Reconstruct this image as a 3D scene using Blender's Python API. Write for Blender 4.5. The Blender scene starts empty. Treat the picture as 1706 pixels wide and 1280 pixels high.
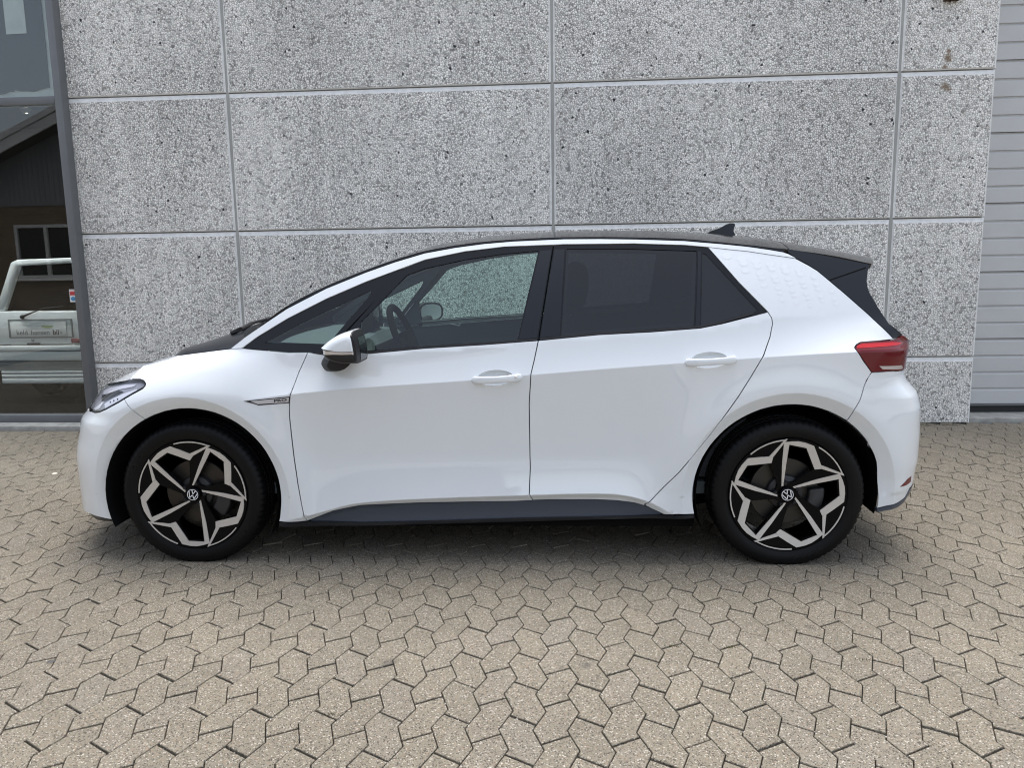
import bpy, bmesh, math, random
import numpy as np
from mathutils import Vector, Matrix
from mathutils.geometry import delaunay_2d_cdt

random.seed(7)
RNG = np.random.default_rng(11)
D = bpy.data
scene = bpy.context.scene
COL = scene.collection
PI = math.pi
R = math.radians

# ------------------------------------------------------------------ camera
cam_d = D.cameras.new('camera')
cam = D.objects.new('camera', cam_d)
COL.objects.link(cam)
cam_d.sensor_fit = 'HORIZONTAL'
cam_d.sensor_width = 36.0
cam_d.lens = 36.0 * 1332.51 / 1706.0
cam_d.clip_start = 0.05
cam_d.clip_end = 600.0
CAMP = (1.7285, -4.4252, 1.4327)
CP, CR, CY = 0.1601, -0.0167, 0.0571        # pitch down, roll, yaw
_cy, _sy, _cp, _sp = math.cos(CY), math.sin(CY), math.cos(CP), math.sin(CP)
_f = Vector((-_sy * _cp, _cy * _cp, -_sp)); _r = Vector((_cy, _sy, 0)); _u = _r.cross(_f)
_cr, _sr = math.cos(CR), math.sin(CR)
_R = _cr * _r + _sr * _u; _U = -_sr * _r + _cr * _u
M = Matrix((_R, _U, -_f)).transposed().to_4x4(); M.translation = CAMP
cam.matrix_world = M
scene.camera = cam

# ------------------------------------------------------------------ sky, sun, exposure (overcast)
SUN_EL, SUN_AZ = R(74), R(6)               # azimuth measured clockwise from +Y
world = D.worlds.new('World'); scene.world = world
world.use_nodes = True
wn = world.node_tree.nodes; wl_ = world.node_tree.links
bg = wn.get('Background') or wn.new('ShaderNodeBackground')
sky = wn.new('ShaderNodeTexSky'); sky.sky_type = 'NISHITA'; sky.sun_disc = False
sky.sun_elevation = SUN_EL; sky.sun_rotation = SUN_AZ
sky.air_density = 1.0; sky.dust_density = 3.0; sky.ozone_density = 1.0
hs = wn.new('ShaderNodeHueSaturation'); hs.inputs['Saturation'].default_value = 0.55
wl_.new(sky.outputs[0], hs.inputs['Color'])
wl_.new(hs.outputs[0], bg.inputs['Color'])
bg.inputs['Strength'].default_value = 0.15
sun_d = D.lights.new('sun', 'SUN'); sun = D.objects.new('sun', sun_d); COL.objects.link(sun)
sun_d.energy = 1.1; sun_d.angle = R(54); sun_d.color = (1.0, 0.985, 0.965)
sdir = Vector((math.sin(SUN_AZ) * math.cos(SUN_EL), math.cos(SUN_AZ) * math.cos(SUN_EL), math.sin(SUN_EL)))
sun.rotation_euler = sdir.to_track_quat('Z', 'Y').to_euler()
scene.view_settings.view_transform = 'Standard'
scene.view_settings.look = 'None'
scene.view_settings.exposure = 1.17
scene.view_settings.gamma = 1.0
scene.view_settings.use_curve_mapping = False
scene.render.engine = 'CYCLES'
scene.cycles.max_bounces = 10
scene.cycles.filter_width = 1.1
scene.cycles.transparent_max_bounces = 16

# ------------------------------------------------------------------ materials
def nmat(name):
    m = D.materials.new(name); m.use_nodes = True
    nt = m.node_tree
    return m, nt, nt.nodes['Principled BSDF'], nt.nodes['Material Output']

def pmat(name, col, rough=0.5, metal=0.0, spec=0.5, coat=0.0, coatr=0.03, noise=0.0, nscale=30.0, bump=0.0, bscale=200.0):
    m, nt, p, o = nmat(name)
    p.inputs['Base Color'].default_value = (*col, 1)
    p.inputs['Roughness'].default_value = rough
    p.inputs['Metallic'].default_value = metal
    p.inputs['Specular IOR Level'].default_value = spec
    p.inputs['Coat Weight'].default_value = coat
    p.inputs['Coat Roughness'].default_value = coatr
    geo = nt.nodes.new('ShaderNodeNewGeometry')
    if noise > 0:
        n = nt.nodes.new('ShaderNodeTexNoise'); n.inputs['Scale'].default_value = nscale; n.inputs['Detail'].default_value = 5
        nt.links.new(geo.outputs['Position'], n.inputs['Vector'])
        mp = nt.nodes.new('ShaderNodeMapRange'); mp.inputs[1].default_value = .3; mp.inputs[2].default_value = .7
        mp.inputs[3].default_value = 1 - noise; mp.inputs[4].default_value = 1 + noise
        nt.links.new(n.outputs[0], mp.inputs[0])
        mx = nt.nodes.new('ShaderNodeMix'); mx.data_type = 'RGBA'; mx.blend_type = 'MULTIPLY'; mx.inputs[0].default_value = 1
        mx.inputs[6].default_value = (*col, 1)
        nt.links.new(mp.outputs[0], mx.inputs[7])
        nt.links.new(mx.outputs[2], p.inputs['Base Color'])
    if bump > 0:
        n = nt.nodes.new('ShaderNodeTexNoise'); n.inputs['Scale'].default_value = bscale; n.inputs['Detail'].default_value = 3
        nt.links.new(geo.outputs['Position'], n.inputs['Vector'])
        b = nt.nodes.new('ShaderNodeBump'); b.inputs['Strength'].default_value = bump; b.inputs['Distance'].default_value = .002
        nt.links.new(n.outputs[0], b.inputs['Height']); nt.links.new(b.outputs[0], p.inputs['Normal'])
    return m

def ramp(nt, fac, stops):
    r = nt.nodes.new('ShaderNodeValToRGB')
    e = r.color_ramp.elements
    e[0].position, e[0].color = stops[0][0], (*stops[0][1], 1)
    e[1].position, e[1].color = stops[-1][0], (*stops[-1][1], 1)
    for pos, c in stops[1:-1]:
        k = e.new(pos); k.color = (*c, 1)
    if fac is not None: nt.links.new(fac, r.inputs[0])
    return r

def mixc(nt, a, b, fac, mode='MIX'):
    x = nt.nodes.new('ShaderNodeMix'); x.data_type = 'RGBA'; x.blend_type = mode
    for s, i in ((fac, 0), (a, 6), (b, 7)):
        if isinstance(s, (int, float)): x.inputs[i].default_value = s
        elif isinstance(s, tuple): x.inputs[i].default_value = (*s, 1)
        else: nt.links.new(s, x.inputs[i])
    return x.outputs[2]

def mrange(nt, v, a, b, c, d):
    x = nt.nodes.new('ShaderNodeMapRange'); nt.links.new(v, x.inputs[0])
    for i, k in enumerate((a, b, c, d)): x.inputs[1 + i].default_value = k
    return x.outputs[0]

def noise(nt, vec, scale, detail=4, rough=.5):
    n = nt.nodes.new('ShaderNodeTexNoise'); n.inputs['Scale'].default_value = scale
    n.inputs['Detail'].default_value = detail; n.inputs['Roughness'].default_value = rough
    nt.links.new(vec, n.inputs['Vector']); return n.outputs[0]

def vor(nt, vec, scale, feat='F1', out=0):
    n = nt.nodes.new('ShaderNodeTexVoronoi'); n.inputs['Scale'].default_value = scale; n.feature = feat
    nt.links.new(vec, n.inputs['Vector']); return n.outputs[out]

def aggregate_mat():
    """exposed aggregate: white, grey and dark pebbles set in grey mortar"""
    m, nt, p, o = nmat('exposed_aggregate')
    geo = nt.nodes.new('ShaderNodeNewGeometry'); pos = geo.outputs['Position']
    wob = nt.nodes.new('ShaderNodeTexNoise'); wob.inputs['Scale'].default_value = 60; nt.links.new(pos, wob.inputs['Vector'])
    vm = nt.nodes.new('ShaderNodeVectorMath'); vm.operation = 'MULTIPLY_ADD'
    nt.links.new(wob.outputs['Color'], vm.inputs[0]); vm.inputs[1].default_value = (.006, .006, .006); nt.links.new(pos, vm.inputs[2])
    vec = vm.outputs[0]
    v1 = nt.nodes.new('ShaderNodeTexVoronoi'); v1.inputs['Scale'].default_value = 62; nt.links.new(vec, v1.inputs['Vector'])
    ve = nt.nodes.new('ShaderNodeTexVoronoi'); ve.inputs['Scale'].default_value = 62; ve.feature = 'DISTANCE_TO_EDGE'; nt.links.new(vec, ve.inputs['Vector'])
    sep = nt.nodes.new('ShaderNodeSeparateColor'); nt.links.new(v1.outputs['Color'], sep.inputs[0])
    c = ramp(nt, sep.outputs[0], [(0, (.30, .288, .267)), (.05, (.52, .503, .470)), (.20, (.73, .708, .662)), (.5, (.87, .844, .789)), (.8, (.95, .922, .863)), (1, (.98, .955, .90))]).outputs[0]
    # a rare brown or black pebble
    c = mixc(nt, c, (.03, .03, .035), mrange(nt, sep.outputs[1], .9955, .998, 0, 1))
    c = mixc(nt, c, (.50, .45, .38), mrange(nt, sep.outputs[2], .985, .99, 0, .6))
    # patches washed deeper into the mortar: wider dark joints
    deep = mrange(nt, noise(nt, pos, .9, 3), .40, .66, .10, .15)
    mth = nt.nodes.new('ShaderNodeMath'); mth.operation = 'DIVIDE'; nt.links.new(ve.outputs['Distance'], mth.inputs[0]); nt.links.new(deep, mth.inputs[1]); mth.use_clamp = True
    c = mixc(nt, (.105, .103, .098), c, mth.outputs[0])
    # large dull weathering
    big = mrange(nt, noise(nt, pos, 1.1, 4), .3, .7, .93, 1.10)
    c = mixc(nt, c, big, 1.0, 'MULTIPLY')
    # rain streaks
    mp = nt.nodes.new('ShaderNodeMapping'); mp.inputs['Scale'].default_value = (9, 9, .7); nt.links.new(pos, mp.inputs[0])
    st = mrange(nt, noise(nt, mp.outputs[0], 1.0, 4), .35, .68, .91, 1.05)
    c = mixc(nt, c, st, 1.0, 'MULTIPLY')
    oi = nt.nodes.new('ShaderNodeObjectInfo')
    c = mixc(nt, c, mrange(nt, oi.outputs['Random'], 0, 1, .93, 1.05), 1.0, 'MULTIPLY')
    # three rust marks below the bracket, each with a place of its own
    for (x, z, rr) in RUST:
        d = nt.nodes.new('ShaderNodeVectorMath'); d.operation = 'DISTANCE'
        nz = nt.nodes.new('ShaderNodeVectorMath'); nz.operation = 'MULTIPLY_ADD'
        nt.links.new(wob.outputs['Color'], nz.inputs[0]); nz.inputs[1].default_value = (.06, .06, .06); nt.links.new(pos, nz.inputs[2])
        nt.links.new(nz.outputs[0], d.inputs[0])
        d.inputs[1].default_value = (x * math.cos(WYAW) + .03, WY + x * math.sin(WYAW) + .03, z + .03)
        c = mixc(nt, (.16, .09, .035), c, mrange(nt, d.outputs['Value'], rr * .4, rr, .25, 1))
    nt.links.new(c, p.inputs['Base Color'])
    p.inputs['Roughness'].default_value = .75; p.inputs['Specular IOR Level'].default_value = .35
    b = nt.nodes.new('ShaderNodeBump'); b.inputs['Strength'].default_value = .6; b.inputs['Distance'].default_value = .004
    nt.links.new(mrange(nt, ve.outputs['Distance'], 0, .35, 0, 1), b.inputs['Height']); nt.links.new(b.outputs[0], p.inputs['Normal'])
    return m

def paver_mat():
    m, nt, p, o = nmat('paver_concrete')
    geo = nt.nodes.new('ShaderNodeNewGeometry'); pos = geo.outputs['Position']
    oi = nt.nodes.new('ShaderNodeObjectInfo')
    ad = nt.nodes.new('ShaderNodeMath'); ad.operation = 'ADD'; nt.links.new(geo.outputs['Random Per Island'], ad.inputs[0]); nt.links.new(oi.outputs['Random'], ad.inputs[1])
    fr = nt.nodes.new('ShaderNodeMath'); fr.operation = 'FRACT'; nt.links.new(ad.outputs[0], fr.inputs[0])
    base = ramp(nt, fr.outputs[0], [(0, (.190, .169, .128)), (.35, (.205, .182, .138)), (.7, (.211, .186, .140)), (.9, (.205, .183, .144)), (1, (.219, .192, .143))]).outputs[0]
    v1 = nt.nodes.new('ShaderNodeTexVoronoi'); v1.inputs['Scale'].default_value = 270; nt.links.new(pos, v1.inputs['Vector'])
    sep = nt.nodes.new('ShaderNodeSeparateColor'); nt.links.new(v1.outputs['Color'], sep.inputs[0])
    c = mixc(nt, base, (.52, .48, .41), mrange(nt, sep.outputs[0], .89, .95, 0, .75))
    c = mixc(nt, c, (.055, .047, .038), mrange(nt, sep.outputs[1], .79, .86, 0, .85))
    c = mixc(nt, c, (.30, .20, .13), mrange(nt, sep.outputs[2], .90, .95, 0, .5))
    n1 = mrange(nt, noise(nt, pos, 190, 3), .3, .7, .80, 1.18)
    c = mixc(nt, c, n1, 1, 'MULTIPLY')
    # worn and dirty patches over many stones
    n2 = mrange(nt, noise(nt, pos, .75, 5, .6), .3, .7, .86, 1.09)
    c = mixc(nt, c, n2, 1, 'MULTIPLY')
    n3 = mrange(nt, noise(nt, pos, 9, 4, .6), .55, .75, 1.0, .88)
    c = mixc(nt, c, n3, 1, 'MULTIPLY')
    # sparse oil spots and stains
    sv = nt.nodes.new('ShaderNodeTexVoronoi'); sv.inputs['Scale'].default_value = 2.6; nt.links.new(pos, sv.inputs['Vector'])
    ss = nt.nodes.new('ShaderNodeSeparateColor'); nt.links.new(sv.outputs['Color'], ss.inputs[0])
    ds = nt.nodes.new('ShaderNodeMath'); ds.operation = 'MULTIPLY_ADD'; nt.links.new(noise(nt, pos, 30, 3), ds.inputs[0]); ds.inputs[1].default_value = .12; nt.links.new(sv.outputs['Distance'], ds.inputs[2])
    near_ = mrange(nt, ds.outputs[0], .09, .15, .55, 0)
    pick = mrange(nt, ss.outputs[0], .62, .64, 0, 1)
    mm = nt.nodes.new('ShaderNodeMath'); mm.operation = 'MULTIPLY'; nt.links.new(near_, mm.inputs[0]); nt.links.new(pick, mm.inputs[1])
    c = mixc(nt, c, (.055, .05, .045), mm.outputs[0])
    nt.links.new(c, p.inputs['Base Color'])
    p.inputs['Roughness'].default_value = .85; p.inputs['Specular IOR Level'].default_value = .3
    b = nt.nodes.new('ShaderNodeBump'); b.inputs['Strength'].default_value = .55; b.inputs['Distance'].default_value = .002
    nt.links.new(noise(nt, pos, 260, 3, .7), b.inputs['Height']); nt.links.new(b.outputs[0], p.inputs['Normal'])
    return m

def thin_glass(name, tint, gloss_tint=(1, 1, 1), rough=0.0, f0=.050):
    m, nt, p, o = nmat(name)
    nt.nodes.remove(p)
    lw = nt.nodes.new('ShaderNodeLayerWeight')           # Schlick's curve, the same from both faces of the pane
    pw = nt.nodes.new('ShaderNodeMath'); pw.operation = 'POWER'; pw.inputs[1].default_value = 5
    nt.links.new(lw.outputs['Facing'], pw.inputs[0])
    mu = nt.nodes.new('ShaderNodeMath'); mu.operation = 'MULTIPLY_ADD'; mu.inputs[1].default_value = .93; mu.inputs[2].default_value = f0; mu.use_clamp = True
    nt.links.new(pw.outputs[0], mu.inputs[0])
    t = nt.nodes.new('ShaderNodeBsdfTransparent'); t.inputs[0].default_value = (*tint, 1)
    g = nt.nodes.new('ShaderNodeBsdfGlossy'); g.inputs['Roughness'].default_value = rough; g.inputs[0].default_value = (*gloss_tint, 1)
    mx = nt.nodes.new('ShaderNodeMixShader')
    nt.links.new(mu.outputs[0], mx.inputs[0]); nt.links.new(t.outputs[0], mx.inputs[1]); nt.links.new(g.outputs[0], mx.inputs[2])
    nt.links.new(mx.outputs[0], o.inputs[0])
    return m

# the wall's frame: local x along the wall, local y into the building, z up
WY, WYAW = 2.3034, -0.0143
RUST = [(4.757, 2.925, .03), (4.754, 2.875, .045), (4.735, 2.80, .035), (4.742, 2.67, .04), (4.775, 2.645, .03)]

MT = {}
MT['paint'] = pmat('white_paint', (.765, .80, .82), rough=.45, spec=.3, coat=1.0, coatr=.03)
MT['gloss'] = pmat('black_gloss', (.006, .0065, .0075), rough=.10, spec=.34)
MT['roofblack'] = pmat('roof_black', (.008, .008, .009), rough=.12, spec=.5)
MT['blackpl'] = pmat('black_plastic', (.014, .014, .015), rough=.5, spec=.4)
MT['satin'] = pmat('satin_black', (.009, .011, .015), rough=.30, spec=.36)
MT['slate'] = pmat('slate_sill', (.055, .068, .092), rough=.38, spec=.5)
MT['gap'] = pmat('dark_gap', (.006, .006, .006), rough=.9, spec=.1)
MT['rubber'] = pmat('tyre_rubber', (.0035, .0035, .0038), rough=.5, spec=.20, noise=.15, nscale=40)
MT['rimblack'] = pmat('rim_black', (.003, .003, .0035), rough=.14, spec=.12)
MT['machined'] = pmat('machined_alloy', (.64, .625, .60), rough=.36, metal=.55)
MT['steel'] = pmat('brake_steel', (.06, .058, .055), rough=.4, metal=.9)
MT['caliper'] = pmat('caliper_iron', (.05, .05, .052), rough=.5, metal=.6)
MT['chrome'] = pmat('satin_chrome', (.78, .78, .79), rough=.18, metal=1.0)
MT['silver'] = pmat('silver_plate', (.58, .58, .59), rough=.35, metal=.3)
MT['logo'] = pmat('logo_white', (.86, .86, .86), rough=.3)
MT['ink'] = pmat('ink_dark', (.02, .02, .022), rough=.6)
MT['glassF'] = thin_glass('clear_side_glass', (.70, .835, .79))
MT['glassR'] = thin_glass('privacy_glass', (.16, .17, .18))
MT['glassW'] = thin_glass('window_glass', (.82, .845, .84))
MT['screen'] = thin_glass('windscreen_glass', (.62, .70, .68))
MT['cabin'] = pmat('cabin_dark', (.11, .132, .137), rough=.75)
MT['cabin2'] = pmat('cabin_grey', (.20, .225, .23), rough=.7)
MT['liner'] = pmat('headliner', (.13, .14, .14), rough=.85)
MT['seat'] = pmat('seat_cloth', (.05, .055, .06), rough=.85, noise=.2, nscale=80)
MT['lampcase'] = pmat('lamp_inner', (.86, .86, .88), rough=.22, metal=.1)
MT['lampsilver'] = pmat('lamp_silver', (.62, .62, .65), rough=.25, spec=.6)
MT['lampdark'] = pmat('lamp_dark', (.33, .33, .35), rough=.25)
MT['lens'] = thin_glass('lamp_lens', (.86, .87, .90))
MT['red'] = pmat('red_lens', (.125, .005, .009), rough=.10, spec=.45)
MT['redb'] = pmat('red_lens_bright', (.50, .012, .018), rough=.15, spec=.4)
MT['clear'] = pmat('clear_lens', (.55, .50, .49), rough=.15, coat=1.0, metal=.3)
MT['amber'] = pmat('indicator_lens', (.60, .55, .51), rough=.12, coat=1.0, metal=.3)
MT['agg'] = aggregate_mat()
MT['conc'] = pmat('smooth_concrete', (.76, .755, .73), rough=.85, noise=.10, nscale=25, bump=.2)
MT['seal'] = pmat('joint_sealant', (.36, .36, .335), rough=.7, noise=.08, nscale=8)
MT['kerb'] = pmat('kerb_concrete', (.33, .325, .30), rough=.9, noise=.22, nscale=14, bump=.4)
MT['alu'] = pmat('grey_frame', (.14, .145, .15), rough=.45, spec=.5, noise=.05, nscale=6)
MT['foil'] = pmat('window_foil', (.050, .055, .062), rough=.7, noise=.10, nscale=5)
MT['foilpale'] = pmat('pale_sheet', (.66, .70, .66), rough=.8, noise=.12, nscale=9)
MT['door'] = pmat('door_grey', (.54, .54, .53), rough=.5, noise=.04, nscale=4)
MT['brush'] = pmat('door_seal', (.02, .021, .021), rough=.8)
MT['paver'] = paver_mat()
MT['sand'] = pmat('joint_sand', (.014, .011, .008), rough=.95, noise=.45, nscale=160, bump=.5)
MT['ground'] = pmat('ground_far', (.28, .25, .21), rough=.95, noise=.15, nscale=2)
MT['pebble'] = pmat('pebble_white', (.72, .69, .64), rough=.7)
MT['pebbled'] = pmat('pebble_dark', (.10, .095, .09), rough=.8)
MT['moss'] = pmat('moss', (.085, .085, .03), rough=.95, noise=.3, nscale=90)
MT['brick'] = pmat('yellow_brick', (.30, .215, .12), rough=.9, noise=.15, nscale=12)
MT['mortar'] = pmat('mortar', (.34, .31, .27), rough=.95)
MT['siding'] = pmat('grey_siding', (.17, .175, .18), rough=.6)
MT['fascia'] = pmat('white_fascia', (.38, .38, .37), rough=.6)
MT['rooftile'] = pmat('roof_sheet', (.09, .088, .085), rough=.9)
MT['white'] = pmat('white_trim', (.50, .51, .50), rough=.5)
MT['van'] = pmat('old_white_paint', (.66, .69, .69), rough=.35, coat=.5)
MT['vangrey'] = pmat('van_grey', (.20, .215, .215), rough=.5)
MT['vanglass'] = pmat('van_glass', (.010, .012, .013), rough=.06)
MT['plate'] = pmat('sign_plate', (.72, .74, .72), rough=.5)
MT['plateink'] = pmat('plate_grey_ink', (.09, .095, .095), rough=.6)
MT['plategreen'] = pmat('plate_leaf', (.36, .42, .22), rough=.6)
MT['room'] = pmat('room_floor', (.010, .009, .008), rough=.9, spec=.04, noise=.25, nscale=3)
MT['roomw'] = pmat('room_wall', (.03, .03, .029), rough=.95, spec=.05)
MT['stred'] = pmat('sticker_red', (.55, .05, .05), rough=.5)
MT['stblue'] = pmat('sticker_blue', (.06, .25, .45), rough=.5)
MT['stwhite'] = pmat('sticker_white', (.75, .75, .74), rough=.5)
MT['rust'] = pmat('rusty_iron', (.055, .032, .020), rough=.9, noise=.4, nscale=60)
MT['wood'] = pmat('paper_scrap', (.80, .74, .62), rough=.8)
MT['dots'] = pmat('pearl_dots', (.785, .82, .84), rough=.35, coat=1.0, coatr=.03)
MT['rubberlet'] = pmat('raised_rubber', (.006, .006, .0065), rough=.45, spec=.25)
MT['paint'].node_tree.nodes['Principled BSDF'].inputs['Coat IOR'].default_value = 1.75
def emis(name, col, s):
    m, nt, p, o = nmat(name)
    p.inputs['Base Color'].default_value = (*col, 1); p.inputs['Emission Color'].default_value = (*col, 1); p.inputs['Emission Strength'].default_value = s
    return m
MT['lamp'] = emis('lit_downlight', (1, .93, .8), 8.0)
MT['tube'] = emis('fill_glow', (1.0, .98, .97), 95.0)  # glow of the added tubes that brighten the old hatchback

# ------------------------------------------------------------------ helpers
def link(o, parent=None):
    COL.objects.link(o)
    if parent is not None: o.parent = parent
    return o

def tag(o, label=None, cat=None, group=None, kind=None):
    if label: o['label'] = label
    if cat: o['category'] = cat
    if group: o['group'] = group
    if kind: o['kind'] = kind
    return o

def empty(name, loc=(0, 0, 0), rz=0.0, parent=None):
    o = D.objects.new(name, None); o.empty_display_size = .1
    o.location = loc; o.rotation_euler = (0, 0, rz)
    return link(o, parent)

class MB:
    """collects polygons; build() makes ONE mesh object"""
    def __init__(s): s.v = []; s.f = []; s.m = []
    def add(s, vs, fs, mi=0):
        b = len(s.v); s.v += [tuple(p) for p in vs]; s.f += [tuple(b + i for i in f) for f in fs]; s.m += [mi] * len(fs)
        return s
    def box(s, a, b, mi=0, taper=None):
        x0, y0, z0 = a; x1, y1, z1 = b
        return s.add([(x0, y0, z0), (x1, y0, z0), (x1, y1, z0), (x0, y1, z0), (x0, y0, z1), (x1, y0, z1), (x1, y1, z1), (x0, y1, z1)],
                     [(0, 3, 2, 1), (4, 5, 6, 7), (0, 1, 5, 4), (1, 2, 6, 5), (2, 3, 7, 6), (3, 0, 4, 7)], mi)
    def grid(s, P, mi=0, closed_u=False, closed_v=False):
        nu, nv = len(P), len(P[0]); vs = [p for row in P for p in row]; fs = []
        for i in range(nu if closed_u else nu - 1):
            for j in range(nv if closed_v else nv - 1):
                i2, j2 = (i + 1) % nu, (j + 1) % nv
                fs.append((i * nv + j, i2 * nv + j, i2 * nv + j2, i * nv + j2))
        return s.add(vs, fs, mi)
    def tube(s, pts, r, n=10, mi=0, cap=True):
        rows = []
        for i, p in enumerate(pts):
            p = Vector(p); a = Vector(pts[max(i - 1, 0)]); b = Vector(pts[min(i + 1, len(pts) - 1)])
            t = (b - a).normalized(); q = t.to_track_quat('Z', 'Y'); rr = r[i] if isinstance(r, (list, tuple)) else r
            rows.append([tuple(p + q @ Vector((rr * math.cos(2 * PI * k / n), rr * math.sin(2 * PI * k / n), 0))) for k in range(n)])
        s.grid(rows, mi, closed_v=True)
        if cap:
            s.add(rows[0], [tuple(range(n))[::-1]], mi); s.add(rows[-1], [tuple(range(n))], mi)
        return s
    def prism(s, poly, axis, a, b, mi=0):
        """poly: 2D list; axis: 'y' -> poly in (x,z) from y=a to y=b ; 'z' -> poly in (x,y) ; 'x' -> poly in (y,z)"""
        f = {'y': lambda p, t: (p[0], t, p[1]), 'z': lambda p, t: (p[0], p[1], t), 'x': lambda p, t: (t, p[0], p[1])}[axis]
        n = len(poly); vs = [f(p, a) for p in poly] + [f(p, b) for p in poly]
        fs = [tuple(range(n)), tuple(range(2 * n - 1, n - 1, -1))] + [(i, i + n, (i + 1) % n + n, (i + 1) % n) for i in range(n)]
        return s.add(vs, fs, mi)
    def build(s, name, mats, parent=None, smooth=False, bevel=0.0, seg=2, auto=None):
        me = D.meshes.new(name); me.from_pydata(s.v, [], s.f)
        for mm in (mats if isinstance(mats, (list, tuple)) else [mats]): me.materials.append(MT[mm] if isinstance(mm, str) else mm)
        me.polygons.foreach_set('material_index', s.m)
        bm = bmesh.new(); bm.from_mesh(me)
        bmesh.ops.remove_doubles(bm, verts=bm.verts, dist=1e-5)
        bmesh.ops.recalc_face_normals(bm, faces=bm.faces)
        if bevel > 0:
            ed = [e for e in bm.edges if len(e.link_faces) == 2 and e.calc_face_angle(0) > .5]
            bmesh.ops.bevel(bm, geom=ed, offset=bevel, segments=seg, affect='EDGES', profile=.5, clamp_overlap=True)
        if auto is not None:
            ed = [e for e in bm.edges if len(e.link_faces) == 2 and e.calc_face_angle(0) > auto]
            bmesh.ops.split_edges(bm, edges=ed)
        bm.to_mesh(me); bm.free()
        if smooth or bevel > 0 or auto is not None: me.polygons.foreach_set('use_smooth', [True] * len(me.polygons))
        me.update()
        return link(D.objects.new(name, me), parent)

def lathe(mb, prof, n=64, mi=0, axis='y', mod=None):
    """profile list of (r, y) turned about the y axis"""
    rows = []
    for k in range(n):
        a = 2 * PI * k / n
        rows.append([(rr * math.cos(a), y, rr * math.sin(a)) if mod is None else mod(rr, y, a, k) for rr, y in prof])
    return mb.grid(rows, mi, closed_u=True)

def text_mesh(body, size, bold=0.0, extrude=0.0):
    c = D.curves.new('lettering', 'FONT'); c.body = body; c.size = size; c.align_x = 'CENTER'; c.align_y = 'CENTER'
    c.extrude = extrude; c.offset = bold; c.resolution_u = 3
    o = D.objects.new('lettering', c); COL.objects.link(o)
    dg = bpy.context.evaluated_depsgraph_get()
    me = D.meshes.new_from_object(o.evaluated_get(dg))
    D.objects.remove(o); D.curves.remove(c)
    return me

# ------------------------------------------------------------------ ground and pavers
gnd = MB().add([(-60, -60, -.022), (60, -60, -.022), (60, 60, -.022), (-60, 60, -.022)], [(0, 1, 2, 3)]).build('ground', 'ground')
tag(gnd, kind='structure')

PYAW, PC, PP, PA = -0.0165, 0.1046, 0.2000, 0.0187
P0 = (1.5722, -1.483)
def zig(w):
    t = (w / PP) % 1.0
    return PA * (1 - 4 * t if t < .5 else -3 + 4 * t)
def pav_poly(kind):
    L = lambda w: (zig(w), -w); Rr = lambda w: (PC + zig(w), -w)
    q = PP / 8
    if kind == 0: seq = [L(q), L(4 * q), L(8 * q), L(9 * q), Rr(11 * q), Rr(8 * q), Rr(4 * q), Rr(3 * q)]
    else: seq = [L(-q), L(0), L(4 * q), L(7 * q), Rr(5 * q), Rr(4 * q), Rr(0), Rr(-3 * q)]
    return seq                                # anticlockwise seen from above
def inset(poly, dist):
    n = len(poly); out = []
    for i in range(n):
        a, b, c = Vector(poly[i - 1]), Vector(poly[i]), Vector(poly[(i + 1) % n])
        d1 = (b - a).normalized(); d2 = (c - b).normalized()
        n1 = Vector((-d1.y, d1.x)); n2 = Vector((-d2.y, d2.x))
        p1 = a + n1 * dist[i - 1]; p2 = b + n2 * dist[i]
        den = d1.x * d2.y - d1.y * d2.x
        if abs(den) < 1e-4: out.append(tuple(b + n2 * dist[i])); continue
        t = ((p2.x - p1.x) * d2.y - (p2.y - p1.y) * d2.x) / den
        out.append(tuple(p1 + d1 * t))
    return out
def pav_mesh(kind):
    poly = pav_poly(kind)
    cx = sum(p[0] for p in poly) / 8; cy = sum(p[1] for p in poly) / 8
    poly = [(p[0] - cx, p[1] - cy) for p in poly]
    e = [.0017] * 8; e[3] = .0041; e[7] = .0041
    o1 = inset(poly, e); o2 = inset(poly, [k + .0015 for k in e])
    vs = [(x, y, -.020) for x, y in o1] + [(x, y, -.0020) for x, y in o1] + [(x, y, 0) for x, y in o2]
    fs = [tuple(range(16, 24))] + [(i, (i + 1) % 8, (i + 1) % 8 + 8, i + 8) for i in range(8)] + [(i + 8, (i + 1) % 8 + 8, (i + 1) % 8 + 16, i + 16) for i in range(8)]
    me = D.meshes.new('paver'); me.from_pydata(vs, [], fs); me.materials.append(MT['paver']); me.update()
    return me, np.array(vs), fs, (cx, cy)
PM = [pav_mesh(0), pav_mesh(1)]
pave = MB().add([(-7, -4.9, -.0125), (10, -4.9, -.0125), (10, 2.6, -.0125), (-7, 2.6, -.0125)], [(0, 1, 2, 3)]).build('pavement', 'sand')
tag(pave, kind='structure')
ca, sa = math.cos(PYAW), math.sin(PYAW)
cells = []
for k in range(-78, 72):
    for j in range(-19, 19):
        kind = k % 2
        c = PM[kind][3]
        u = k * PC + c[0]; v = -j * PP + c[1]
        x = P0[0] + u * ca - v * sa; y = P0[1] + u * sa + v * ca
        if y > 2.40 or y < -4.6 or x < -6.2 or x > 8.6: continue
        cells.append((x, y, kind))
cinv = cam.matrix_world.inverted()
FX, FY = 1332.51 / 853.0, 1332.51 / 640.0
def inview(x, y, z=0, m=1.06):
    p = cinv @ Vector((x, y, z))
    return p.z < -.1 and abs(p.x / -p.z * FX) < m and abs(p.y / -p.z * FY) < m
vis = [c for c in cells if inview(c[0], c[1])]
vis.sort(key=lambda c: (Vector((c[0], c[1], 0)) - Vector(CAMP)).length)
near = set(vis[:299])
jv, jf = [], []; nb = 0
joints = []
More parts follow.
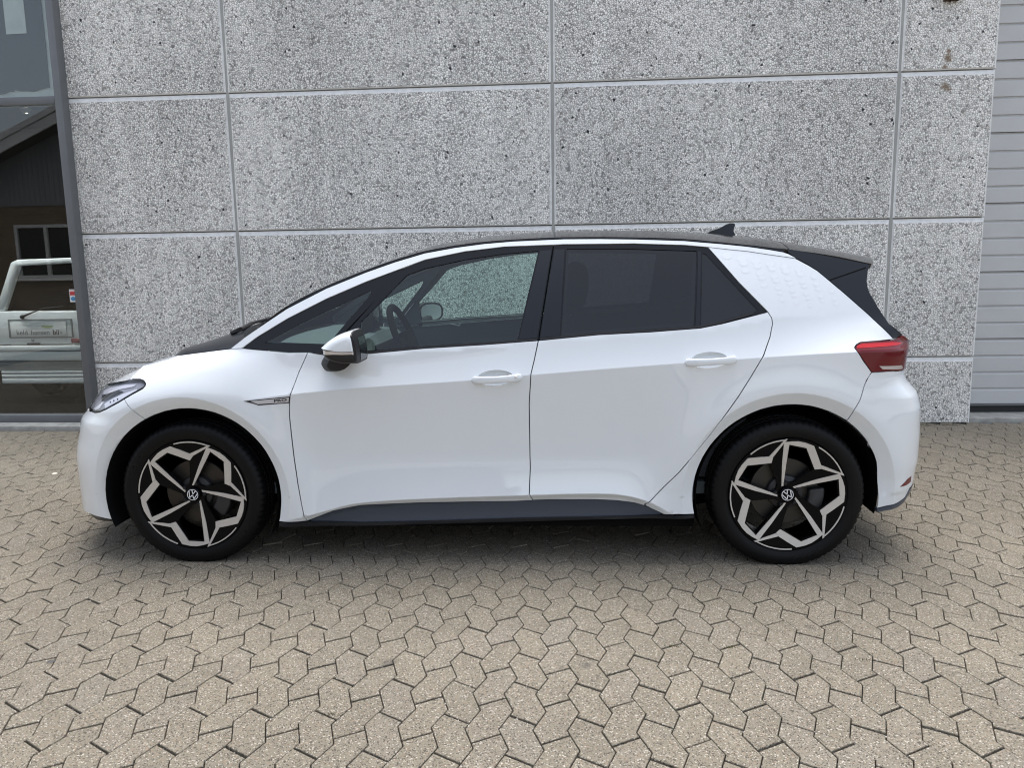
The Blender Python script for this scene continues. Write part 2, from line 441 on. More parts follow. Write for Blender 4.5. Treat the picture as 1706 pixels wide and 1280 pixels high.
for c in cells:
    x, y, kind = c
    tx, ty, tz, dz = RNG.normal(0, .0045), RNG.normal(0, .004), RNG.normal(0, .0035), RNG.normal(0, .0009)
    if c in near:
        o = D.objects.new('paver', PM[kind][0])
        o.location = (x, y, dz); o.rotation_euler = (tx, ty, PYAW + tz)
        link(o, pave)
        joints.append((x, y, kind))
    else:
        V = PM[kind][1]
        a = PYAW + tz; cc, ss = math.cos(a), math.sin(a)
        X = V[:, 0] * cc - V[:, 1] * ss + x; Y = V[:, 0] * ss + V[:, 1] * cc + y
        Z = V[:, 2] + dz + V[:, 1] * tx - V[:, 0] * ty
        jv.append(np.stack([X, Y, Z], 1)); jf += [tuple(nb + i for i in f) for f in PM[kind][2]]; nb += 24
me = D.meshes.new('pavers'); me.from_pydata([tuple(p) for p in np.concatenate(jv)], [], jf); me.materials.append(MT['paver']); me.update()
tag(link(D.objects.new('paver_field', me), pave), kind='stuff')

# grit lying in the wide joints between the near stones
def grit(name, n, mat, rmin, rmax):
    mb = MB()
    ico = [(0, 0, 1), (.9, 0, .3), (.28, .85, .3), (-.72, .53, .3), (-.72, -.53, .3), (.28, -.85, .3), (0, 0, -.6)]
    fc = [(0, 1, 2), (0, 2, 3), (0, 3, 4), (0, 4, 5), (0, 5, 1), (6, 2, 1), (6, 3, 2), (6, 4, 3), (6, 5, 4), (6, 1, 5)]
    for _ in range(n):
        x, y, kind = joints[RNG.integers(len(joints))]
        q = pav_poly(kind); c = PM[kind][3]
        t = RNG.random(); a, b = (q[3], q[4]) if RNG.random() < .7 else (q[1], q[2])
        u = a[0] + (b[0] - a[0]) * t - c[0]; v = a[1] + (b[1] - a[1]) * t - c[1]
        r = RNG.uniform(rmin, rmax); s = RNG.uniform(.6, 1.3, 3); an = RNG.random() * 6.28
        px, py = x + u + RNG.normal(0, .0015), y + v + RNG.normal(0, .0015)
        pts = [(px + r * (s[0] * p[0] * math.cos(an) - s[1] * p[1] * math.sin(an)), py + r * (s[0] * p[0] * math.sin(an) + s[1] * p[1] * math.cos(an)), -.0095 + r * s[2] * .8 * (p[2] + .6)) for p in ico]
        mb.add(pts, fc)
    tag(mb.build(name, mat, pave), kind='stuff')
grit('pale_grit', 330, 'pebble', .0016, .0042)
grit('dark_grit', 500, 'pebbled', .0018, .0045)
# moss and grass in a few joints and along the foot of the wall
mb = MB()
def tuft(x, y, n, sp, h):
    for _ in range(n):
        a = RNG.random() * 6.28; px, py = x + RNG.normal(0, sp), y + RNG.normal(0, sp * .35)
        w = RNG.uniform(.001, .002); hh = h * RNG.uniform(.4, 1); lx, ly = RNG.normal(0, hh * .6, 2)
        mb.add([(px - w * math.cos(a), py - w * math.sin(a), -.004), (px + w * math.cos(a), py + w * math.sin(a), -.004), (px + lx, py + ly, hh)], [(0, 1, 2)])
for x, y in ((2.35, -1.654), (2.144, -1.649), (2.80, -1.731), (2.36, -1.645), (1.02, -2.12)): tuft(x, y, 34, .016, .008)
for i in range(26):
    x = RNG.uniform(4.35, 5.0); tuft(x, 2.225 - .0143 * x + .0, 20, .02, .014)
tag(mb.build('moss', 'moss', pave), kind='stuff')

# ------------------------------------------------------------------ the concrete wall
wall = empty('concrete_wall', (0, WY, 0), WYAW)
tag(wall, 'grey exposed aggregate concrete panel wall standing behind the white car', 'wall')
JX = [-2.380, -0.965, 1.707, 4.402, 5.119]
JZ = [-.013, .543, 1.658, 2.777, 3.895, 5.01]
def wall_panel(x0, x1, z0, z1):
    T = .18
    o = [(x0, .005, z0), (x1, .005, z0), (x1, .013, z1), (x0, .013, z1)]
    i1 = [(x0 + .014, 0, z0 + .007), (x1 - .014, 0, z0 + .007), (x1 - .014, 0, z1 - .034), (x0 + .014, 0, z1 - .034)]
    i2 = [(p[0], -.003, p[2]) for p in i1]
    bk = [(x0, T, z0), (x1, T, z0), (x1, T, z1), (x0, T, z1)]
    vs = o + i1 + i2 + bk; mb = MB()
    fs = [(k, (k + 1) % 4, (k + 1) % 4 + 4, k + 4) for k in range(4)] + [(k + 4, (k + 1) % 4 + 4, (k + 1) % 4 + 8, k + 8) for k in range(4)] + [(k + 12, (k + 1) % 4 + 12, (k + 1) % 4, k) for k in range(4)] + [(15, 14, 13, 12)]
    mb.add(vs, fs, 1); mb.f.append((8, 9, 10, 11)); mb.m.append(0)
    mb.build('concrete_panel', ['agg', 'conc'], wall)
for i in range(4):
    xa = JX[i] + (.010 if i else 0); xb = JX[i + 1] - (.010 if i < 3 else 0)
    for j in range(5):
        wall_panel(xa, xb, JZ[j] + .016, JZ[j + 1] + .006)
mb = MB()
for x in JX[1:4]: mb.box((x - .012, .0075, 0.004), (x + .012, .05, 5.0))
mb.build('vertical_joint', 'seal', wall)
mb = MB()
for z in JZ[1:5]: mb.box((JX[0] + .002, .042, z - .006), (JX[4] - .002, .06, z + .022))
mb.build('horizontal_joint', 'seal', wall)
# panels beyond the frame on either side and over the openings
mb = MB().box((-9.5, .02, 0), (-6.2, .2, 5.0)).box((-6.2, .02, 4.1), (-2.40, .2, 5.0)).box((8.25, .02, 0), (11.5, .2, 5.0)).box((5.14, .02, 4.05), (8.25, .2, 5.0))
mb.build('wall_beyond', 'conc', wall)
br = MB().box((4.69, -.055, 3.288), (4.80, .0, 3.40)).box((4.71, -.11, 3.315), (4.78, -.055, 3.36)).tube([(4.73, -.03, 3.288), (4.73, -.03, 3.275)], .006).build('rusty_bracket', 'rust', wall, bevel=.004)

# ------------------------------------------------------------------ glazed front on the left
bay = empty('shop_window', (0, WY, 0), WYAW)
tag(bay, 'grey framed tall shop window left of the concrete wall, pale foil behind its upper pane', 'window')
MB().box((-2.386, -.10, .036), (-2.325, .0, 4.1)).build('mullion', 'alu', bay, bevel=.003)
MB().box((-4.66, -.10, .036), (-4.60, .0, 4.1)).build('mullion', 'alu', bay, bevel=.003)
MB().box((-6.2, -.098, 2.728), (-4.662, -.002, 2.79)).box((-4.598, -.098, 2.728), (-2.388, -.002, 2.79)).build('transom', 'alu', bay, bevel=.003)
MB().box((-6.2, -.098, .038), (-4.662, -.002, .106)).box((-4.598, -.098, .038), (-2.388, -.002, .106)).build('bottom_rail', 'alu', bay, bevel=.003)
MB().box((-6.2, -.098, 4.04), (-4.662, -.002, 4.1)).box((-4.598, -.098, 4.04), (-2.388, -.002, 4.1)).build('head_rail', 'alu', bay, bevel=.003)
for x0, x1 in ((-4.6, -2.386), (-6.2, -4.66)):
    for z0, z1, nm in ((.106, 2.728, 'lower_pane'), (2.79, 4.04, 'upper_pane')):
        MB().box((x0, -.060, z0), (x1, -.058, z1)).build(nm, 'glassW', bay)
ed = [(-4.6, 2.83), (-3.6, 2.835), (-3.2, 2.822), (-2.96, 2.818), (-2.90, 2.823), (-2.85, 2.832), (-2.80, 2.848), (-2.775, 2.846), (-2.76, 2.858), (-2.735, 2.852), (-2.70, 2.847), (-2.65, 2.846), (-2.60, 2.842), (-2.575, 2.845), (-2.53, 2.856), (-2.47, 2.868), (-2.455, 2.87), (-2.455, 2.92), (-2.452, 3.2), (-2.452, 4.04), (-4.6, 4.04)]
MB().prism(ed, 'y', -.040, -.036).build('foil', 'foil', bay)
MB().box((-4.6, -.030, 2.80), (-2.39, -.026, 4.04)).build('insulation', 'foilpale', bay)
MB().prism([(-2.775, 3.296), (-2.600, 3.298), (-2.598, 4.0), (-2.770, 4.0)], 'y', -.047, -.042).build('pale_sheet', 'foilpale', bay)
kerb = MB().box((-6.2, -.262, -.02), (-4.3, -.10, .042)).box((-4.294, -.262, -.02), (-2.300, -.10, .043)).build('kerb', 'kerb', None, bevel=.006)
kerb.location = (0, WY, 0); kerb.rotation_euler = (0, 0, WYAW)
tag(kerb, kind='structure')
sill = MB().box((-6.2, -.10, -.02), (-2.386, 0.02, .036)).build('window_sill', 'kerb', bay)

# sticker in the corner of the pane
st = MB().box((-2.455, -.0635, 1.094), (-2.392, -.0610, 1.203)).build('sticker', 'stwhite')
st.location = (0, WY, 0); st.rotation_euler = (0, 0, WYAW)
tag(st, 'small red white and blue sticker on the shop window beside the mullion', 'sticker')
MB().box((-2.451, -.0642, 1.152), (-2.396, -.0635, 1.184)).build('red_field', 'stred', st)
MB().prism([(-2.424 + .022 * math.cos(a), 1.122 + .018 * math.sin(a)) for a in np.linspace(0, 2 * PI, 14)[:-1]], 'y', -.0642, -.0635).build('blue_mark', 'stblue', st)
tm = text_mesh('FOTO', .016); to = D.objects.new('lettering', tm); tm.materials.append(MT['stred']); link(to, st); to.location = (-2.424, -.0642, 1.193); to.rotation_euler = (PI / 2, 0, 0)

# the room behind the glass
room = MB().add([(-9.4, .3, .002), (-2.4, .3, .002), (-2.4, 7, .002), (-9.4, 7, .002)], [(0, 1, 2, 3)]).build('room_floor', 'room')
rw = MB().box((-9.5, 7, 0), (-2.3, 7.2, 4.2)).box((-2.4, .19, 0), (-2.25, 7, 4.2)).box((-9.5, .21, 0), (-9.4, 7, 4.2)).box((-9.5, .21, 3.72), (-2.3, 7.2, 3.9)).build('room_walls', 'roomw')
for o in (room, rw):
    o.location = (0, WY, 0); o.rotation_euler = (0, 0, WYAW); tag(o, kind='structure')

# ------------------------------------------------------------------ white car behind the glass
van = empty('old_hatchback', (0, WY, 0), WYAW)
tag(van, 'old white hatchback seen from behind through the shop window', 'car')
Y = 1.0
MB().prism([(-3.97, .62), (-2.66, .62), (-2.66, .948), (-3.97, .955)], 'y', Y, Y + .06).build('tailgate', 'van', van, bevel=.012)
g = MB()
for a, b in (((-3.815, .683), (-3.142, .692)), ((-3.815, .866), (-3.142, .875)), ((-3.815, .692), (-3.80, .866)), ((-3.157, .692), (-3.142, .866))): g.box((a[0], Y - .008, a[1]), (b[0], Y, b[1]))
g.build('plate_surround', 'vangrey', van, bevel=.003)
pl = MB().box((-3.79, Y - .012, .703), (-3.205, Y, .845)).build('sign_plate', 'plate', van, bevel=.003)
MB().prism([(-3.40 + .062 * math.cos(a) + .012 * math.sin(2 * a), .796 + .014 * math.sin(a)) for a in np.linspace(0, 2 * PI, 18)[:-1]], 'y', Y - .0145, Y - .012).build('leaf_mark', 'plategreen', pl)
for txt, x, sz, bd, mat in (('keld', -3.672, .072, .0004, 'plateink'), ('hansen', -3.480, .072, .0004, 'plateink'), ('bil', -3.316, .072, .0016, 'ink'), ('»', -3.262, .05, 0, 'vangrey')):
    tm = text_mesh(txt, sz, bd); tm.materials.append(MT[mat]); o = D.objects.new('lettering', tm); link(o, pl); o.location = (x, Y - .0135, .738); o.rotation_euler = (PI / 2, 0, 0)
lathe(MB(), [(0, 0), (.012, 0), (.014, .006), (.014, .02)], 14).build('lock', 'vangrey', van).location = (-3.574, Y - .012, .662)
MB().box((-3.635, Y - .012, .616), (-3.50, Y, .632)).build('tailgate_handle', 'ink', van)
MB().box((-3.165, Y - .015, .628), (-2.95, Y, .672)).build('tail_lamp', 'red', van, bevel=.006)
b = MB().box((-3.98, Y - .02, .552), (-2.66, Y + .08, .606)).box((-3.98, Y - .01, .450), (-2.66, Y + .08, .546)); b.build('rear_bumper', 'van', van, bevel=.006)
MB().box((-3.97, Y + .0, .352), (-2.66, Y + .08, .444)).build('lower_panel', 'vangrey', van)
b = MB()
for z0, z1 in ((.318, .348), (.278, .312), (.216, .272)): b.box((-3.955, Y - .0, z0), (-2.66, Y + .08, z1))
b.build('valance', 'van', van, bevel=.006)
MB().prism([(-3.955, .957), (-3.86, .957), (-3.655, 1.404), (-2.75, 1.436), (-2.75, 1.485), (-3.66, 1.468), (-3.735, 1.44)], 'y', Y + .02, Y + .12).build('window_frame', 'van', van, bevel=.012)
MB().prism([(-3.87, .957), (-2.66, .957), (-2.66, 1.44), (-3.66, 1.41)], 'y', Y + .07, Y + .09).build('rear_window', 'vanglass', van)
MB().box((-3.93, Y + .13, .30), (-2.66, Y + 2.6, .95)).box((-3.80, Y + .13, 1.36), (-2.72, Y + 2.0, 1.45)).build('body', 'van', van, bevel=.05)
wp = MB().tube([(-3.654, Y - .02, .898), (-3.52, Y - .03, .945), (-3.40, Y - .03, .985), (-3.20, Y - .03, 1.0)], [.012, .007, .005, .004]).build('wiper', 'ink', van)
lathe(MB(), [(0, -.02), (.018, -.018), (.022, .0)], 14).build('wiper_pivot', 'ink', van).location = (-3.654, Y - .005, .898)
for x in (-3.80, -2.80):
    lathe(MB(), [(.14, -.08), (.25, -.08), (.28, -.05), (.28, .05), (.25, .08), (.14, .08)], 28).build('wheel', 'rubber', van, smooth=True).matrix_local = Matrix.Translation((x, Y + .55, .282)) @ Matrix.Rotation(PI / 2, 4, 'Z')

for x in (-3.55, -5.1):  # tubes added above the view to brighten the white car behind the glass
    t = MB().box((-.62, -.05, .0), (.62, .05, .012)).build('fill_tube', 'tube')
    t.location = Matrix.Translation((0, WY, 0)) @ Matrix.Rotation(WYAW, 4, 'Z') @ Vector((x, .62, 3.60)); t.rotation_euler = (0, 0, WYAW)
    MB().box((-.64, -.07, .013), (.64, .07, .06)).box((-.02, -.02, .06), (.02, .02, .13)).build('housing', 'white', t)
    tag(t, 'added fill tube over the old hatchback, out of view, brightening its rear' if x > -4 else 'added fill tube left of the old hatchback, out of view, brightening the showroom', 'lamp', 'added showroom fill tubes')
for i, (x, y, lab) in enumerate(((-6.05, 4.95, 'small lit round downlight high in the dark room behind the shop window'),)):
    t = lathe(MB(), [(0, 0), (.022, 0), (.022, .02)], 16).build('downlight', 'lamp')
    t.rotation_euler = (PI / 2, 0, 0)
    p = Matrix.Translation((0, WY, 0)) @ Matrix.Rotation(WYAW, 4, 'Z') @ Vector((x, y, 3.60)); t.location = p
    lathe(MB(), [(.024, -.004), (.06, -.006), (.085, .05), (.08, .06), (.024, .0)], 20).build('reflector', 'alu', t)
    MB().tube([(0, .08, 0), (0, .11, 0)], .02).build('mount', 'alu', t)
    tag(t, lab, 'lamp')

# ------------------------------------------------------------------ sectional door on the right
sd = empty('sectional_door', (0, WY, 0), WYAW)
tag(sd, 'grey ribbed sectional garage door right of the concrete wall', 'garage door')
sh, rib = .5575, .5575 / 4
def section():
    prof = []
    for k in range(4):
        zb = k * rib; zt = zb + rib
        prof += [(0.0, zb + (.0015 if k == 0 else 0)), (0.0, zt - .026), (.015, zt - .0095), (.015, zt - .004), (0.0, zt - (.0035 if k == 3 else .0005))]
    n = len(prof); vs = [(x, y, z) for x in (5.0, 8.25) for y, z in prof] + [(x, y, z) for x in (5.0, 8.25) for y, z in ((.042, 0), (.042, sh))]
    fs = [(i, i + 1, n + i + 1, n + i) for i in range(n - 1)]
    mb = MB().add(vs, fs)
    mb.f += [(0, n, 2 * n + 2, 2 * n), (n - 1, 2 * n + 1, 2 * n + 3, 2 * n - 1), (2 * n, 2 * n + 2, 2 * n + 3, 2 * n + 1)]; mb.m += [0] * 3
    return mb
s0 = section().build('door_section', 'door', sd); s0.location = (0, .25, .117)
for k in range(1, 8):
    s = s0.copy(); COL.objects.link(s); s.parent = sd; s.location = (0, .25, .117 + k * sh)
MB().box((5.0, .252, .046), (8.25, .30, .092)).box((5.0, .262, .092), (8.25, .29, .117)).build('bottom_seal', 'brush', sd)
MB().box((5.0, .235, .10), (8.25, .25, .115)).build('bottom_edge', 'alu', sd)
MB().box((4.9, .31, .0), (8.3, .33, 4.4)).build('back_panel', 'gap', sd)
th = MB().box((5.122, .01, -.02), (8.25, .34, .042)).build('threshold', 'kerb', None, bevel=.006)
th.location = (0, WY, 0); th.rotation_euler = (0, 0, WYAW); tag(th, kind='structure')

# ------------------------------------------------------------------ the house across the yard (seen mirrored in the glass)
hs_ = empty('gabled_house', (0, WY, 0), WYAW)
tag(hs_, 'low brick house with grey clad gable mirrored in the shop window', 'house')
def brick_mat():
    m, nt, p, o = nmat('brick_wall')
    tc = nt.nodes.new('ShaderNodeTexCoord'); mp = nt.nodes.new('ShaderNodeMapping'); mp.inputs['Rotation'].default_value = (PI / 2, 0, 0)
    nt.links.new(tc.outputs['Object'], mp.inputs[0])
    b = nt.nodes.new('ShaderNodeTexBrick'); b.inputs['Scale'].default_value = 1; b.inputs['Brick Width'].default_value = .24; b.inputs['Row Height'].default_value = .067; b.inputs['Mortar Size'].default_value = .006
    b.inputs['Color1'].default_value = (.16, .115, .065, 1); b.inputs['Color2'].default_value = (.125, .085, .05, 1); b.inputs['Mortar'].default_value = (.16, .14, .12, 1)
    nt.links.new(mp.outputs[0], b.inputs[0]); nt.links.new(b.outputs[0], p.inputs['Base Color']); p.inputs['Roughness'].default_value = .9
    return m
MT['brickwall'] = brick_mat()
HY = -11.1
MB().box((-13.6, HY - 8, 0), (-10.73, HY, 2.70)).box((-9.17, HY - 8, 0), (.6, HY, 2.70)).box((-10.73, HY - 8, 0), (-9.17, HY, 1.08)).box((-10.73, HY - 8, 2.29), (-9.17, HY, 2.70)).build('brick_wall', 'brickwall', hs_)
RX = -6.5
mb = MB()
x = -13.6
while x < .6:
    x2 = min(x + .12, .6)
    zt = lambda q: 3.70 + .44 * (4.3 - abs(q - RX)) - .02
    if zt(x) > 2.72 and zt(x2) > 2.72:
        mb.add([(x, HY + .02, 2.702), (x2 - .02, HY + .02, 2.702), (x2 - .02, HY + .02, zt(x2)), (x, HY + .02, zt(x)), (x2, HY + .0, 2.702), (x2, HY, zt(x2))], [(0, 1, 2, 3), (1, 4, 5, 2)])
    x = x2
mb.build('gable_cladding', 'siding', hs_)
for s in (-1, 1):
    e = RX + s * 7.4; zr = 3.70 + .44 * 4.3; ze = zr - .44 * 7.4
    mb = MB(); mb.add([(RX, HY + .45, zr), (e, HY + .45, ze), (e, HY + .45, ze + .24), (RX, HY + .45, zr + .24), (RX, HY + .41, zr), (e, HY + .41, ze), (e, HY + .41, ze + .24), (RX, HY + .41, zr + .24)], [(0, 1, 2, 3), (7, 6, 5, 4), (0, 4, 5, 1), (3, 2, 6, 7), (1, 5, 6, 2)])
    mb.add([(RX, HY + .47, zr + .25), (e, HY + .47, ze + .25), (e, HY + .47, ze + .38), (RX, HY + .47, zr + .38), (RX, HY + .43, zr + .25), (e, HY + .43, ze + .25), (e, HY + .43, ze + .38), (RX, HY + .43, zr + .38)], [(0, 1, 2, 3), (7, 6, 5, 4), (0, 4, 5, 1), (3, 2, 6, 7), (1, 5, 6, 2)])
    mb.build('fascia', 'white', hs_)
    MB().add([(RX, HY + .42, zr + .40), (e, HY + .42, ze + .40), (e, HY - 8.4, ze + .40), (RX, HY - 8.4, zr + .40), (RX, HY + .42, zr + .0), (e, HY + .42, ze + .0), (e, HY - 8.4, ze + .0), (RX, HY - 8.4, zr + .0)], [(0, 1, 2, 3), (4, 7, 6, 5), (0, 4, 5, 1), (1, 5, 6, 2), (2, 6, 7, 3)]).build('roof', 'rooftile', hs_)
w = MB()
for a, b in (((-10.73, 1.08), (-10.66, 2.29)), ((-9.24, 1.08), (-9.17, 2.29)), ((-10.66, 1.08), (-9.24, 1.15)), ((-10.66, 2.22), (-9.24, 2.29)), ((-10.03, 1.15), (-9.95, 2.22))): w.box((a[0], HY - .06, a[1]), (b[0], HY + .01, b[1]))
wf = w.build('window', 'white', hs_)
MB().box((-10.66, HY - .05, 1.15), (-9.24, HY - .045, 2.22)).build('pane', 'vanglass', wf)
MB().box((-10.80, HY + .0, 1.03), (-9.10, HY + .06, 1.078)).build('window_sill', 'conc', wf)

# ------------------------------------------------------------------ small things on the ground
cap = lathe(MB(), [(0, .004), (.012, .004), (.0165, .0025), (.018, 0)], 20).build('bottle_cap', 'wood', None, smooth=True)
cap.rotation_euler = (PI / 2, 0, 0); cap.location = (-1.718, .714, .0015)
tag(cap, 'round pale disc lying flat on the paving left of the car', 'cap')
chip = MB().add([(-.012, -.010, 0), (.006, -.013, 0), (.015, .002, 0), (.007, .014, 0), (-.008, .008, 0), (-.006, -.004, .005), (.006, .002, .006)], [(0, 1, 6, 5), (1, 2, 6), (2, 3, 6), (3, 4, 5, 6), (4, 0, 5), (4, 3, 2, 1, 0)]).build('stone_chip', 'pebbled')
chip.location = (-.116, -1.813, 0.0); tag(chip, 'dark flat stone chip lying on the paving in the lower left', 'stone')

# ------------------------------------------------------------------ the car: body surfaces
# x runs from nose to tail (0 = front axle), z up, y = -S(x, z) is the side nearer the camera
def sst(a,b,x):
    t=np.clip((np.asarray(x,float)-a)/(b-a),0,1); return t*t*(3-2*t)
def lin(x,xs,ys): return np.interp(x,xs,ys)
# smooth curve through knots (natural-ish monotone: Catmull/PCHIP)
def pchip(x,xs,ys):
    xs=np.asarray(xs,float); ys=np.asarray(ys,float); x=np.asarray(x,float)
    h=np.diff(xs); d=np.diff(ys)/h
    m=np.zeros(len(xs)); m[0]=d[0]; m[-1]=d[-1]
    for i in range(1,len(xs)-1):
        if d[i-1]*d[i]>0:
            w1=2*h[i]+h[i-1]; w2=h[i]+2*h[i-1]
            m[i]=(w1+w2)/(w1/d[i-1]+w2/d[i])
    xc=np.clip(x,xs[0],xs[-1]); i=np.clip(np.searchsorted(xs,xc,side='right')-1,0,len(h)-1)
    t=(xc-xs[i])/h[i]
    r=(2*t**3-3*t**2+1)*ys[i]+(t**3-2*t**2+t)*h[i]*m[i]+(-2*t**3+3*t**2)*ys[i+1]+(t**3-t**2)*h[i]*m[i+1]
    return r+ np.where(x<xs[0],(x-xs[0])*m[0],0)+np.where(x>xs[-1],(x-xs[-1])*m[-1],0)
ZW=0.3345; XR=2.77
XF0,NF=-0.16,2.6     # where the front corner starts, exponent
XR0,NR=2.86,4.2
def xnose(z): return pchip(np.clip(z,.1,.95),[.10,.2,.45,.52,.58,.66,.71,.76,.85,.95],[-.80,-.812,-.812,-.80,-.777,-.755,-.705,-.67,-.60,-.48])
def xtail(z): return pchip(np.clip(z,.1,1.1),[.10,.22,.255,.294,.343,.4,.466,.54,.65,.703,.735,.773,.81,.84,.875,.92,1.0,1.1],[3.35,3.385,3.423,3.445,3.46,3.467,3.476,3.476,3.472,3.467,3.458,3.445,3.412,3.385,3.372,3.378,3.387,3.385])
def zcrease(x): return pchip(x,[-.8,-.3,.25,.53,.836,1.357,1.6,1.92,2.29,3.03,3.4],[.70,.74,.79,.822,.848,.880,.900,.924,.949,.990,1.0])
def zbelt(x): return pchip(x,[-.3,.2,.55,.9,1.65,2.4,2.75,3.3],[.97,1.015,1.0,1.0,1.045,1.09,1.14,1.16])
def zsill(x): return pchip(x,[.45,.58,.81,1.09,1.537,1.9,1.974,2.05,2.1175,2.18,2.25,2.40],[.215,.249,.306,.326,.342,.351,.349,.339,.3205,.293,.252,.21])
def zridge(x): return pchip(x,[-.62,-.5,-.42,-.28,-.15,-.046,.215,.35],[.775,.83,.868,.925,.962,.985,1.024,1.04])
def sec(x,z):
    x=np.asarray(x,float); z=np.asarray(z,float)
    zc=zcrease(x); zb=zbelt(x); zs=zsill(x)
    door=sst(.38,.62,x)*(1-sst(2.05,2.4,x))
    # lower: concave door
    yc=.893-.004*np.clip((x-2.5)/.8,0,1.2)**2
    ymid=.866; zm=.52
    # below crease
    t=np.clip((zc-z)/np.maximum(zc-zm,.05),0,1)
    ylow1=yc-(yc-ymid)*(1-(1-t)**1.7)
    t2=np.clip((zm-z)/(zm-zs),0,1)
    ylow2=ymid+(.893-ymid)*t2**1.6
    ydoor=np.where(z>=zm,ylow1,ylow2)
    under=np.clip(zs-z,0,None)
    ydoor=ydoor-np.minimum(under,.030)*.80-.30*np.clip(under-.030,0,None)+2.2*np.clip(under-.030,0,.10)**2
    # fenders : nearly plain
    tf=np.clip((zc-z)/.6,0,1)
    yf=yc-.02*tf**2
    ylow=door*ydoor+(1-door)*yf
    # above crease up to belt
    yb=.858-.105*np.clip((.95-x)/1.05,0,1.6)**1.6-.13*np.clip((x-2.15)/1.2,0,1.3)**2.0
    tu=np.clip((z-zc)/np.maximum(zb-zc,.05),0,1)
    wf=sst(.22,.50,x)
    yup=yc+(yb-yc)*(wf*(1.5*tu-.5*tu**2)+(1-wf)*tu**1.9)
    h=np.clip(z-zb,0,None)
    yg=yb-.33*h-.28*h*h
    y=np.where(z<zc,ylow,np.where(z<zb,yup,yg))
    rr=np.clip((zridge(x)-z)/.09,0,1)
    y=y-.035*(1-rr)**2*(1-sst(.05,.3,x))
    # flares
    for xc,rx in ((0,.40),(XR,.40)):
        r=np.hypot(x-xc,z-ZW)
        top=sst(-.55,.35,(z-ZW)/np.maximum(r,.05))
        ridge=.478
        bump=np.where(r<ridge,.016-.040*((ridge-r)/.075)*1.0,.016*np.exp(-((r-ridge)/.10)**2*1.2))
        bump=np.where(r<.36,.016-.040*(ridge-.36)/.075,bump)
        y=y+bump*(.35+.65*top)*np.where(z<ZW,.9,1)
    return y
def plan(x,z):
    xf=xnose(z); t=np.clip((XF0-x)/(XF0-xf),0,1)
    pf=np.maximum(1-t**NF,0)**(1/NF)
    xr=xtail(z); t=np.clip((x-XR0)/(xr-XR0),0,1)
    pr=np.maximum(1-t**NR,0)**(1/NR)
    k=sst(1.0,1.1,z)
    return pf*(pr*(1-k)+k)
def S(x,z): return sec(x,z)*plan(x,z)

